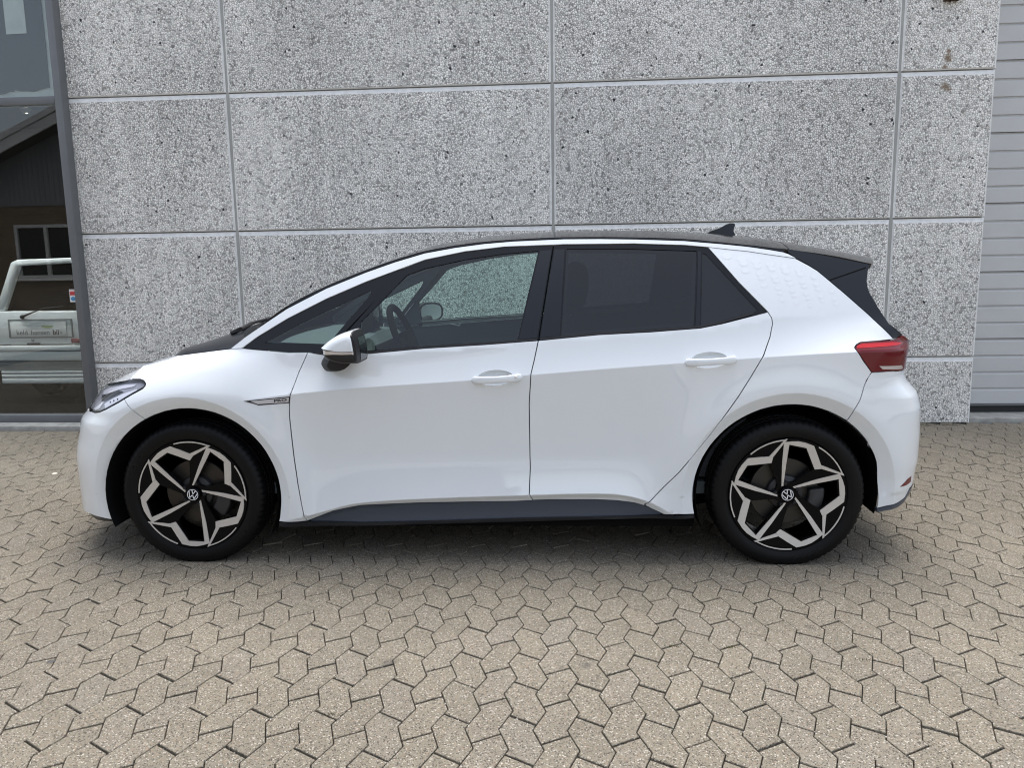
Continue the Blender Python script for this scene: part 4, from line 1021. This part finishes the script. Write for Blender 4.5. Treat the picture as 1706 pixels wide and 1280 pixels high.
# --- door handles with their cups
for (cx, cz, ln, ti), cup, doors in zip(HANDLES, CUPS, (fdoor, rdoor)):
    for sgn, dr in ((1, doors[0]), (-1, doors[1])):
        y0 = float(S(np.array([cx]), np.array([cz]))[0])
        rows = []
        for q in np.linspace(0, 1, 8):
            rr = math.cos(q * PI / 2) if q < 1 else 0.02
            e = ell(cx - .006, cz + .001, .083 * max(rr, .02), .036 * max(rr, .02), ti, 28)
            yy = [float(v) for v in S(np.array([p[0] for p in e]), np.array([p[1] for p in e]))]
            dep = .034 * math.sin(q * PI / 2)
            rows.append([(p[0], -sgn * (y - dep), p[1]) for p, y in zip(e, yy)])
        MB().grid(rows, closed_v=True).build('handle_cup', 'paint', dr, smooth=True)
        rows = []
        for t in np.linspace(-1, 1, 29):
            x = cx + t * ln / 2 * math.cos(ti); z = cz + t * ln / 2 * math.sin(ti) - .003
            arch = (1 - abs(t) ** 3.2)
            hh = .0150 + .0035 * abs(t) ** 1.5
            if abs(t) > .86: hh *= math.sqrt(max(0, 1 - ((abs(t) - .86) / .14) ** 2)) * .92 + .08
            yb = float(S(np.array([x]), np.array([z]))[0])
            yo = yb + .030 * arch + .001; th = .013 if abs(t) < .62 else .013 + (abs(t) - .62) / .38 * .02
            ring = []
            for a in np.linspace(0, 2 * PI, 17)[:-1]:
                c_, s_ = math.cos(a), math.sin(a)
                ring.append((x, -sgn * (yo - th / 2 + th / 2 * np.sign(c_) * abs(c_) ** .7), z + hh * np.sign(s_) * abs(s_) ** .7))
            rows.append(ring)
        mb = MB().grid(rows, closed_v=True); mb.add(rows[0], [tuple(range(16))]); mb.add(rows[-1], [tuple(range(16))])
        mb.build('door_handle', 'paint', dr, auto=.9)
kx, kz = TR['keyhole'][0]
ky = float(S(np.array([kx]), np.array([kz]))[0]) + .020
lathe(MB(), [(0, -.002), (.0045, -.002), (.006, 0), (.006, .012)], 14).build('key_lock', 'chrome', fdoor[0]).location = (kx, -ky, kz)

# --- fender badge with its lettering
bd = side('fender_badge', TR['badge'], 'blackpl', fender, off=-.0012, gap=0, h=.012, thick=.004, feat=False)
side('badge_plate', TR['badge_in'], 'silver', bd, off=-.0028, gap=0, h=.012, thick=.003, feat=False)
for sgn, par in ((1, bd[0]), (-1, bd[1])):
    tm = text_mesh('PRO', .0165, .0006); tm.materials.append(MT['ink'])
    for v in tm.vertices:
        x = .466 + sgn * v.co.x * 1.9; z = .7935 + v.co.y + (x - .466) * .088
        v.co = (x, -sgn * (float(S(np.array([x]), np.array([z]))[0]) + .0036), z)
    link(D.objects.new('lettering', tm), par)

# --- faint honeycomb dots on the rear pillar
for sgn, par in ((1, quarter[0]), (-1, quarter[1])):
    mb = MB()
    for r_ in range(8):
        for c_ in range(9):
            x = 2.50 + c_ * .062 + r_ * .038 + (.031 if r_ % 2 else 0); z = 1.412 - r_ * .033 - c_ * .013
            rad = .0185 * (1 - .085 * r_) * (1 - .045 * c_)
            if rad < .008 or x > 2.47 + (1.46 - z) * .0 + .55 or x < 2.475 + (1.43 - z) * 1.02: continue
            # stay well inside the pillar outline
            if not inpoly(np.array([[x, z + .022]]), TR['quarter'])[0] or not inpoly(np.array([[x + .03, z + .01]]), TR['quarter'])[0]: continue
            hx = [(x + rad * 1.15 * math.cos(a), z + rad * .8 * math.sin(a)) for a in np.linspace(0, 2 * PI, 13)[:-1]]
            ys = S(np.array([p[0] for p in hx]), np.array([p[1] for p in hx]))
            mb.add([(p[0], -sgn * (float(y) + .0006), p[1]) for p, y in zip(hx, ys)], [tuple(range(12))])
    tag(mb.build('pattern_dots', 'dots', par), kind='stuff')

# ------------------------------------------------------------------ hood, cowl, windscreen, roof, spoiler, tailgate
EX = [-.703, -.69, -.66, -.58, -.46, -.3955, -.29, -.252, -.215, -.17, -.12, -.075, .063, .211, .268, .35]
EZ = [.7125, .716, .732, .782, .838, .859, .880, .936, .950, .960, .972, .985, 1.003, 1.022, 1.027, 1.035]
def zE(x): return np.interp(x, EX, EZ)
def zC(x): return pchip(x, [-.703, -.69, -.66, -.60, -.5, -.42, -.3, -.2, -.05, .08, .2, .35], [.7130, .728, .765, .818, .868, .900, .934, .965, 1.008, 1.055, 1.10, 1.18])
def yE(x): return np.maximum(S(x, zE(x)), .004)
def H(x, y):
    ye = yE(x); r = np.clip(np.abs(y) / ye, 0, 1); e = zE(x); c = np.maximum(zC(x), e + .002)
    return np.stack([x, y, e + (c - e) * (1 - r ** 2.6)], -1)
def xb(y): return -.30 + .245 * np.minimum(np.abs(y) / .78, 1) ** 2
def xw(y): return .125 + .15 * np.minimum(np.abs(y) / .80, 1) ** 2
ey = [(x, -float(yE(np.array([x]))[0])) for x in np.concatenate([[-.7025, -.70, -.695], np.linspace(-.69, -.06, 40)])]
yb_ = ey[-1][1]
hood_half = ey
bnd = [(float(xb(y)), y) for y in np.linspace(yb_, -yb_, 50)]
hood_poly = ey + bnd[1:-1] + [(x, -y) for x, y in ey[::-1]]
hood = panel_obj('hood', make_panel(hood_poly, lambda a, b: H(a, b), (0, 0, 1), (), .002, .03, .012), 'paint', car)
# black cowl panel between hood and windscreen
def Hc(off):
    def f(a, b):
        p = H(a, b); ye = yE(a); r = np.clip(np.abs(b) / ye, 0, 1)
        p[:, 2] += off * sst(0, .05, a - xb(b)) * (1 - r ** 14 * .9) + .0
        return p
    return f
ce = [(x, -float(yE(np.array([x]))[0]) + .001) for x in np.linspace(-.05, .262, 24)]
cowl_poly = ce + [(float(xw(y)), y) for y in np.linspace(ce[-1][1], -ce[-1][1], 40)][1:-1] + [(x, -y) for x, y in ce[::-1]] + bnd[::-1][1:-1]
cowl = panel_obj('cowl_panel', make_panel(cowl_poly, Hc(.020), (0, 0, 1), (), .002, .028, .03), 'satin', car)
wp = MB()
for y0, y1 in ((-.55, .05), (.05, .62)):
    pts = []
    for t in np.linspace(0, 1, 10):
        y = y0 + (y1 - y0) * t; x = float(xw(np.array([y]))[0]) - .03 + .02 * t
        pts.append((x, y, float(H(np.array([x]), np.array([y]))[0, 2]) + .034))
    wp.tube(pts, .008, 8); wp.tube([(pts[0][0] - .05, pts[0][1], pts[0][2] - .02), pts[0], pts[4]], .011, 8)
wp.build('wiper', 'blackpl', car)

n_ = len(TR['strip']) // 2
so = sorted([p for p in TR['strip'][18:]], key=lambda p: p[0])
RX_ = [.215, .268] + [p[0] for p in so]; RZ_ = [1.032, 1.066] + [p[1] for p in so]
RX_ += [2.972, 3.155, 3.30]; RZ_ += [1.406, 1.3655, 1.335]
_o = np.argsort(RX_); RX_ = list(np.array(RX_)[_o]); RZ_ = list(np.array(RZ_)[_o])
_keep = [0]
for i in range(1, len(RX_)):
    if RX_[i] - RX_[_keep[-1]] > .02: _keep.append(i)
RX_ = [RX_[i] for i in _keep]; RZ_ = [RZ_[i] for i in _keep]
def zR(x): return pchip(x, RX_, RZ_)
def zT(x): return pchip(x, [.10, .222, .465, .702, .935, 1.183, 1.499, 1.773, 2.161, 2.418, 2.683, 2.967, 3.202, 3.358, 3.43], [1.063, 1.128, 1.257, 1.361, 1.442, 1.507, 1.541, 1.552, 1.549, 1.535, 1.511, 1.464, 1.421, 1.386, 1.358])
def yR(x): return S(np.clip(x, .2, 3.2), zR(x)) - .003
def T(x, y):
    ye = yR(x); r = np.clip(np.abs(y) / ye, 0, 1); e = zR(x); c = np.maximum(zT(x), e + .01)
    return np.stack([x, y, e + (c - e) * (1 - r ** 2.3)], -1)
def yedge(x): return float(yR(np.array([x]))[0])
def top_poly(x0f, x1f, xa, xb2, n=30, inset_=0.0):
    """outline on the top surface between two cross curves; xa, xb2 = x where those meet the side edge"""
    L = [(x, -(yedge(x) - inset_)) for x in np.linspace(xa, xb2, n)]
    c1 = [(x1f(y), y) for y in np.linspace(L[-1][1], -L[-1][1], n)][1:-1]
    c0 = [(x0f(y), y) for y in np.linspace(-L[0][1], L[0][1], n)][1:-1]
    return L + c1 + [(x, -y) for x, y in L[::-1]] + c0
wsx0 = lambda y: .128 + .122 * min(abs(y) / .78, 1) ** 2
rfx = lambda y: 1.02 + .06 * min(abs(y) / .7, 1) ** 2
rrx = lambda y: 2.83 - .05 * min(abs(y) / .7, 1) ** 2
spx = lambda y: 3.335 - .172 * min(abs(y) / .68, 1) ** 1.5
ws_poly = top_poly(wsx0, rfx, .25, 1.08)
ws_in = [(x + (.07 if x < .5 else -.05) * (1 if abs(y) < .55 else .8), y * .90) for x, y in ws_poly]
frame = panel_obj('windscreen_frame', make_panel(ws_poly, T, (0, 0, 1), [ws_in], .001, .03, .012), 'gloss', car)
panel_obj('windscreen', make_panel(ws_in, lambda a, b: T(a, b) - np.array([0, 0, .003]), (0, 0, 1), (), -.004, .04, .004), 'screen', car)
panel_obj('roof', make_panel(top_poly(rfx, rrx, 1.08, 2.78), T, (0, 0, 1), (), .002, .03, .012), 'roofblack', car)
spoiler = panel_obj('rear_spoiler', make_panel(top_poly(rrx, spx, 2.78, 3.155), T, (0, 0, 1), (), .002, .025, .022), 'roofblack', car)
# rear window and tailgate under the spoiler
def TG(y, z):
    return np.stack([3.375 - np.clip(z - 1.0, 0, 9) * .60 + .03 - .16 * (np.abs(y) / .72) ** 2.4, y, z], -1)
tg = [(-.735, 1.035), (.735, 1.035), (.70, 1.15), (.665, 1.25), (.64, 1.36), (-.64, 1.36), (-.665, 1.25), (-.70, 1.15)]
panel_obj('rear_window', make_panel(tg, TG, (1, 0, 0), (), .0, .04, .01), 'vanglass', car)
tgl = [(-.70, .885), (.70, .885), (.70, 1.033), (-.70, 1.033)]
panel_obj('tailgate', make_panel(tgl, lambda y, z: TG(y, z) + np.array([.004, 0, 0]), (1, 0, 0), (), .002, .04, .012), 'gloss', car)

# shark-fin aerial
prof = [(2.525, 1.520), (2.553, 1.540), (2.605, 1.557), (2.641, 1.577), (2.66, 1.583), (2.682, 1.581), (2.688, 1.571), (2.680, 1.555), (2.676, 1.541), (2.684, 1.522), (2.678, 1.500)]
zt_ = 1.583; rows = []
for s_ in (-1, 1):
    rows.append([(x, s_ * (.006 + .026 * max(0, (1.56 - z) / .06) ** .8 if z < 1.56 else .006) * (.35 if x < 2.54 else 1), z) for x, z in prof])
mb = MB().grid(rows); mb.add(rows[0], [tuple(range(len(prof)))]); mb.add(rows[1], [tuple(range(len(prof)))[::-1]])
fin = mb.build('roof_aerial', 'satin', car, bevel=.003)

# ------------------------------------------------------------------ door mirrors
def mirror_loft(poly, ys, ctr):
    rows = []
    for y, sc, dx in ys:
        rows.append([(ctr[0] + (p[0] - ctr[0]) * sc + dx, y, ctr[1] + (p[1] - ctr[1]) * sc) for p in poly])
    return rows
def loft_obj(name, mat, parent, rows, sgn, auto=.7):
    rows = [[(x, sgn * y, z) for x, y, z in r] for r in rows]
    mb = MB().grid(rows, closed_v=True); n = len(rows[0]); mb.add(rows[0], [tuple(range(n))]); mb.add(rows[-1], [tuple(range(n))])
    return mb.build(name, mat, parent, auto=auto)
capo = smooth_poly([(.713, 1.052), (.736, 1.072), (.77, 1.096), (.808, 1.113), (.838, 1.1205), (.852, 1.1195), (.858, 1.108), (.866, 1.041), (.80, 1.0395), (.774, 1.0405), (.729, 1.0445)], 2, .5)
base = smooth_poly([(.719, 1.022), (.751, .992), (.811, .981), (.866, .982), (.870, .990), (.870, 1.022)], 2, .5)
strp = [(.719, 1.0435), (.80, 1.0385), (.868, 1.0395), (.869, 1.0225), (.80, 1.0215), (.722, 1.0235)]
back = smooth_poly([(.852, 1.121), (.861, 1.119), (.874, 1.083), (.882, 1.038), (.882, .988), (.874, .980), (.858, .982), (.862, 1.04)], 1, .3)
foot = smooth_poly([(.688, 1.0), (.665, .967), (.675, .944), (.691, .931), (.752, .932), (.798, .968), (.81, 1.0)], 1, .3)
rnd = [(-.905, 1.0, 0), (-1.03, 1.0, 0), (-1.06, .97, .002), (-1.08, .90, .006), (-1.092, .78, .012), (-1.097, .60, .02)]
for sgn in (1,):
    mr = loft_obj('door_mirror', 'blackpl', fdoor[0 if sgn == 1 else 1], mirror_loft(base, rnd, (.80, 1.03)), sgn)
    loft_obj('mirror_cap', 'paint', mr, mirror_loft(capo, rnd, (.80, 1.035)), sgn)
    loft_obj('indicator', 'amber', mr, mirror_loft(strp, [(y - .0005, s * .995, d) for y, s, d in rnd], (.80, 1.031)), sgn)
    loft_obj('mirror_back', 'blackpl', mr, mirror_loft(back, [(-.91, 1.0, 0), (-1.03, 1.0, 0), (-1.07, .94, 0), (-1.09, .8, 0)], (.86, 1.04)), sgn)
    loft_obj('mirror_foot', 'blackpl', mr, mirror_loft(foot, [(-.84, 1.06, 0), (-.90, 1.02, 0), (-.955, .96, .015), (-.985, .80, .035)], (.745, .975)), sgn)
    gx = [(.8632, 1.112), (.8752, 1.080), (.8832, 1.038), (.8832, .992)]
    mb = MB().grid([[(x, sgn * y, z) for x, z in gx] for y in (-.925, -.96, -1.0, -1.035)])
    mb.grid([[(x - .003, sgn * y, z) for x, z in gx] for y in (-.925, -.96, -1.0, -1.035)])
    mb.build('mirror_glass', 'vanglass' if sgn == 1 else 'silver', mr)

# the far mirror is turned towards the driver, so its glass shows through the cabin
MF = Matrix.Translation((.868, 1.005, 1.058)) @ Matrix.Rotation(R(38), 4, 'Z')
def oval(k, y, q=.72): return [(.098 * k * np.sign(math.cos(a)) * abs(math.cos(a)) ** q, y, .066 * k * np.sign(math.sin(a)) * abs(math.sin(a)) ** q) for a in np.linspace(0, 2 * PI, 33)[:-1]]
def far_part(name, mat, rows, par):
    m = MB().grid(rows, closed_v=True); m.add(rows[0], [tuple(range(32))]); m.add(rows[-1], [tuple(range(32))])
    o = m.build(name, mat, par, auto=.8); o.data.transform(MF); return o
fm = far_part('door_mirror', 'blackpl', [oval(.96, -.012), oval(1, -.004), oval(1, .03), oval(.97, .055)], fdoor[1])
far_part('mirror_cap', 'paint', [oval(.97, .056), oval(.90, .085), oval(.72, .11), oval(.40, .125), oval(.1, .128)], fm)
far_part('mirror_glass', 'silver', [oval(.80, -.0145), oval(.80, -.011)], fm)
m = MB().tube([(.80, .86, .985), (.83, .93, .995), (.86, 1.0, 1.01)], [.035, .030, .028], 12); m.build('mirror_foot', 'blackpl', fm, auto=.8)

# ------------------------------------------------------------------ wheels
RS = .26 / 391.0
def wp_(x, y): return (x * RS, y * RS)
def rot(p, a): return (p[0] * math.cos(a) - p[1] * math.sin(a), p[0] * math.sin(a) + p[1] * math.cos(a))
def dish(x, z):
    r = np.hypot(x, z); return -.012 - .022 * (1 - np.clip(r / .26, 0, 1) ** 1.4) * -1
bar = [(-9, 64), (60, 215), (131, 349), (152, 341), (180, 331), (222, 310), (257, 282), (298, 236), (293, 160), (286, 90), (274, 66), (237, 80), (242, 160), (247, 245), (155, 318), (78, 190), (5, 64)]
arm = [(287, 91), (393, -28), (392, -42), (276, 67)]
hole = [(24, 88), (84, 190), (154, 306), (240, 238), (235, 160), (229, 84), (150, 66), (74, 52), (48, 62)]
def plate(name, polys, mat, parent, y, th, h=.03, holes=()):
    ds = []
    for p in polys:
        ds.append(make_panel(p, lambda a, b: np.stack([a, y + dish(a, b), b], -1), (0, -1, 0), holes, 0, h, th))
    return panel_obj(name, join_data(*ds), mat, parent)
def make_wheel(loc, rz, phase, near):
    w = empty('wheel', loc, rz, car) if False else None
    circ = [(.2645 * math.cos(a), .2645 * math.sin(a)) for a in np.linspace(0, 2 * PI, 73)[:-1]]
    hl_ = [[rot(wp_(*p), 2 * PI * k / 5 + phase) for p in hole] for k in range(5)]
    YF = -.090
    wh = plate('wheel', [circ], 'rimblack', car, YF, .030, .022, hl_)
    wh.location = loc; wh.rotation_euler = (0, 0, rz)
    for k in range(5):
        a = 2 * PI * k / 5 + phase
        q = [rot(wp_(*p), a) for p in bar]; q2 = [rot(wp_(*p), a) for p in arm]
        aa = np.linspace(R(-5), R(33.5), 12); arc = [(.2600 * math.cos(t + a), .2600 * math.sin(t + a)) for t in aa] + [(.2545 * math.cos(t + a), .2545 * math.sin(t + a)) for t in aa[::-1]]
        plate('spoke_trim', [q, q2, arc], 'machined', wh, YF - .0035, .004, .02)
        # slanted flank of the spoke behind the opening
        g1, g2, g3 = rot(wp_(5, 64), a), rot(wp_(154, 312), a), rot(wp_(60, 82), a)
        b = rot((.052, 0), a + R(36 + 36)); 
        lathe(MB(), [(0, -.006), (.008, -.006), (.010, 0), (.011, .014), (.011, .03)], 6).build('wheel_bolt', 'satin', wh).location = (b[0], YF + .006, b[1])
    lathe(MB(), [(0, -.012), (.028, -.012), (.032, -.009), (.034, 0), (.034, .02)], 40).build('hub_cap', 'rimblack', wh, auto=.6).location = (0, YF + .004, 0)
    # round emblem: ring with a V over a W
    mb = MB(); q = .0265
    mb.grid([[(rr * math.cos(t), -.0, rr * math.sin(t)) for rr in (.0268, .0240)] for t in np.linspace(0, 2 * PI, 41)])
    lr_ = R(-18) if phase < .2 else R(28)
    def stroke(pts, wd):
        for (x0, z0), (x1, z1) in zip(pts[:-1], pts[1:]):
            d = Vector((x1 - x0, z1 - z0)).normalized(); nx, nz = -d.y * wd, d.x * wd
            P = [(x0 + nx, z0 + nz), (x0 - nx, z0 - nz), (x1 - nx, z1 - nz), (x1 + nx, z1 + nz)]
            P = [rot((p[0] * q, p[1] * q), lr_) for p in P]
            mb.add([(p[0], 0, p[1]) for p in P], [(0, 1, 2, 3)])
    stroke([(-.34, .84), (0, .12), (.34, .84)], .075)
    stroke([(-.78, .46), (-.40, -.70), (0, -.02), (.40, -.70), (.78, .46)], .075)
    em = mb.build('wheel_emblem', 'logo', wh); em.location = (0, YF - .0095, 0)
    # barrel, brake, tyre
    lathe(MB(), [(.2645, YF - .010), (.2665, YF - .006), (.266, YF + .01), (.245, YF + .03), (.238, YF + .06), (.238, .10), (.262, .105)], 72).build('rim_barrel', 'rimblack', wh, auto=.5)
    lathe(MB(), [(.06, -.035), (.155, -.035), (.158, -.032), (.158, -.012), (.06, -.012)], 48).build('brake_disc', 'steel', wh, auto=.5)
    lathe(MB(), [(0, -.065), (.05, -.065), (.078, -.055), (.082, -.035), (.082, .0), (0, .0)], 36).build('hub', 'caliper', wh, auto=.5)
    cal = MB()
    for a0, a1, r0, r1, ya, yb2 in ((-.75, .15, .105, .175, -.072, .01),):
        n = 10; P = [(rr * math.cos(a0 + (a1 - a0) * i / n), rr * math.sin(a0 + (a1 - a0) * i / n)) for rr, rng in ((r0, range(n + 1)), (r1, range(n, -1, -1))) for i in rng]
        cal.prism(P, 'y', ya, yb2)
    cal.build('brake_caliper', 'caliper', wh, bevel=.008)
    TRD = [(.262, -.088), (.268, -.098), (.282, -.1055), (.300, -.1085), (.316, -.1075), (.328, -.103), (.3375, -.0955), (.3440, -.086), (.3478, -.074), (.3492, -.058), (.3492, -.053), (.3425, -.052), (.3425, -.044), (.3498, -.043), (.350, -.016), (.3435, -.015), (.3435, -.006), (.350, -.005)]
    TRD = TRD + [(r_, -y_) for r_, y_ in TRD[::-1]]
    NSEG = 288
    def tm_(rr, y, a, k):
        d = 0
        if .336 < rr < .3492 and abs(y) > .057: d = .0045 if k % 4 == 0 else 0
        elif rr > .349: d = .0035 if (k + (2 if y > 0 else 0)) % 4 == 0 else 0
        if .2815 < rr < .2835: d = -.0012
        r2 = rr - d
        return (r2 * math.cos(a), y, max(r2 * math.sin(a), -loc[2] + .0008))
    ty = lathe(MB(), TRD, NSEG, mod=tm_).build('tyre', 'rubber', wh, auto=.45)
    # moulded lettering and marks on the sidewall
    if near:
        def sidewall(txt, size, rad, ang, bold=0.0, ital=.0):
            me_ = text_mesh(txt, size, bold)
            for v in me_.vertices:
                x, y = v.co.x + v.co.y * ital, v.co.y
                t = ang - x / rad; rr = rad + y
                yy = float(np.interp(rr, [.268, .282, .300, .316, .328, .3375], [-.098, -.1055, -.1085, -.1075, -.103, -.0955]))
                v.co = (rr * math.cos(t), yy - .0012, rr * math.sin(t))
            me_.materials.append(MT['rubberlet']); link(D.objects.new('sidewall_lettering', me_), wh)
        if near == 2:
            sidewall('Continental', .030, .303, R(124), .0006, .12); sidewall('Continental', .030, .303, R(-70), .0006, .12)
        else:
            sidewall('Continental', .030, .303, R(-38), .0006, .12); sidewall('Continental', .030, .303, R(150), .0006, .12)
    return wh
WYC = .757
make_wheel((0, -WYC, ZW), 0, 0.0, 1)
make_wheel((XR, -WYC, ZW), 0, R(26.5), 2)
make_wheel((0, WYC, ZW), PI, .3, 0)
make_wheel((XR, WYC, ZW), PI, .9, 0)

# wheel housings, floor and inner closing panels
for xc in (0, XR):
    for sgn in (1, -1):
        rows = []
        for a in np.linspace(R(-28 if xc == 0 else -14), R(202 if xc == 0 else 208), 36):
            rows.append([(xc + .415 * math.cos(a), -sgn * y, ZW + .415 * math.sin(a)) for y in (.872 if xc == 0 or a > .6 else .82, .60, .42)])
        rows2 = [[(xc, -sgn * .42, ZW)] * 1 for _ in rows]
        mb = MB().grid(rows)
        mb.add([r[2] for r in rows] + [(xc, -sgn * .42, ZW - .1)], [(i, i + 1, len(rows)) for i in range(len(rows) - 1)])
        mb.build('wheel_housing', 'gap', car, smooth=False)
MB().box((.42, -.80, .165), (2.36, .80, .30)).box((-.60, -.42, .165), (.42, .42, .42)).box((2.36, -.42, .20), (3.25, .42, .45)).build('floor_pan', 'gap', car)
MB().box((2.05, -.70, .155), (2.30, -.62, .165)).build('jacking_rail', 'steel', car)

# ------------------------------------------------------------------ cabin
def liner(name, poly, mat, off, holes=()):
    side(name, poly, mat, car, off=off, holes=holes, gap=0, h=.05, thick=.01, feat=False)
liner('door_card', [(.40, .30), (2.36, .30), (2.36, .75), (2.60, .85), (2.60, 1.08), (2.36, 1.07), (1.65, 1.035), (1.134, .998), (.85, .978), (.60, .978), (.40, .975)], 'cabin', .055)
liner('pillar_liner', TR['trimA'], 'cabin', .035, [shrink(TR['glassA'], -.004)])
liner('pillar_liner', TR['trimB'], 'cabin', .035, [shrink(TR['glassB'], -.003)])
liner('pillar_liner', TR['trimC'], 'cabin', .035, [shrink(TR['glassC'], .012)])
liner('roof_liner_edge', TR['rail'], 'cabin2', .03)
liner('quarter_liner', TR['quarter'], 'cabin', .05)
hx = top_poly(lambda y: 1.03 + .05 * min(abs(y) / .7, 1) ** 2, lambda y: 2.95, 1.08, 2.95, inset_=.02)
panel_obj('headliner', make_panel(hx, lambda a, b: T(a, b) - np.array([0, 0, .035]), (0, 0, -1), (), 0, .06, .01), 'liner', car)
for sgn in (1, -1):   # inner door pulls
    MB().prism([(1.030, 1.0), (1.085, .985), (1.10, 1.012), (1.115, 1.012), (1.095, .978), (1.03, .993)], 'y', -sgn * .775, -sgn * .765).build('inner_handle', 'silver', car)
# dashboard with instrument pod and screen
db = []
for y in np.linspace(-.74, .74, 15):
    q = 1 - (abs(y) / .78) ** 3 * .12
    db.append([(.30, y, .62), (.30, y, 1.02 * q + .0), (.42, y, 1.045 * q), (.60, y, 1.045 * q), (.74, y, 1.02 * q), (.79, y, .965 * q), (.77, y, .86), (.70, y, .62)])
mb = MB().grid(db); mb.add(db[0], [tuple(range(8))]); mb.add(db[-1], [tuple(range(8))])
mb.build('dashboard', 'cabin', car, auto=.6)
MB().box((.735, -.48, 1.045), (.765, -.26, 1.165)).build('instrument_pod', 'gap', car, bevel=.015)
MB().box((.70, -.10, 1.03), (.725, .16, 1.20)).build('centre_screen', 'vanglass', car, bevel=.008)
# steering wheel
sw = MB(); pts = [(0, .183 * math.cos(a), .183 * math.sin(a)) for a in np.linspace(0, 2 * PI, 41)]
sw.tube(pts, .017, 12, cap=False)
sw.box((-.01, -.07, -.05), (.03, .07, .045)); sw.box((-.005, -.17, -.02), (.015, .17, .02)); sw.box((-.005, -.02, -.17), (.015, .02, 0))
sw.tube([(-.16, 0, 0), (-.01, 0, 0)], .035, 12)
swo = sw.build('steering_wheel', 'gap', car, auto=.7); swo.location = (.955, -.37, 1.01); swo.rotation_euler = (0, R(-22), 0)
# seats
def seat(cx, cy, w, hb=1.36, head=True):
    b = MB(); 
    rows = []
    for t in np.linspace(0, 1, 12):
        x = cx - .25 + .52 * t
        rows.append([(x, cy - w / 2, .38), (x, cy - w / 2, .54 + .03 * math.sin(PI * t)), (x, cy - w * .3, .515 + .02 * math.sin(PI * t)), (x, cy + w * .3, .515 + .02 * math.sin(PI * t)), (x, cy + w / 2, .54 + .03 * math.sin(PI * t)), (x, cy + w / 2, .38)])
    m = MB().grid(rows); m.add(rows[0], [tuple(range(6))]); m.add(rows[-1], [tuple(range(6))])
    s = m.build('seat', 'seat', car, bevel=.03)
    rows = []
    for t in np.linspace(0, 1, 12):
        z = .50 + (hb - .22 - .50) * t; x = cx + .27 + .20 * t; ww = w / 2 * (1 - .28 * t ** 2); d = .075 - .02 * t
        rows.append([(x - d, -ww + cy, z), (x - d * .6, -ww * .6 + cy, z), (x - d * .6, ww * .6 + cy, z), (x - d, ww + cy, z), (x + d, ww * .95 + cy, z), (x + d * 1.1, 0 + cy, z), (x + d, -ww * .95 + cy, z)])
    m = MB().grid(rows, closed_v=True); m.add(rows[0], [tuple(range(7))]); m.add(rows[-1], [tuple(range(7))])
    m.build('backrest', 'seat', s, bevel=.02)
    if head:
        x = cx + .475
        rows = []
        for z, d, ww in ((hb - .19, .040, .08), (hb - .175, .058, .11), (hb - .10, .066, .125), (hb - .02, .055, .115), (hb + .015, .038, .095), (hb + .027, .015, .06)):
            rows.append([(x + .012 * (z - hb) / .1 + d * np.sign(math.cos(a)) * abs(math.cos(a)) ** .6, cy + ww * np.sign(math.sin(a)) * abs(math.sin(a)) ** .6, z) for a in np.linspace(0, 2 * PI, 25)[:-1]])
        m = MB().grid(rows, closed_v=True); m.add(rows[0], [tuple(range(24))]); m.add(rows[-1], [tuple(range(24))])
        m.build('headrest', 'seat', s, auto=.8)
        MB().tube([(x - .03, cy - .05, hb - .30), (x, cy - .05, hb - .17)], .006).tube([(x - .03, cy + .05, hb - .30), (x, cy + .05, hb - .17)], .006).build('headrest_post', 'steel', s)
seat(1.36, -.37, .52); seat(1.36, .37, .52)
seat(2.22, -.40, .62, 1.24, True); seat(2.22, .40, .62, 1.24, True)
MB().box((.55, -.16, .35), (1.75, .16, .62)).build('centre_console', 'cabin', car, bevel=.03)
MB().box((.30, -.72, .30), (2.9, .72, .36)).build('cabin_floor', 'cabin', car)
im = MB().box((.90, -.11, 1.375), (.93, .11, 1.435)); im.build('rear_view_mirror', 'gap', car, bevel=.012)
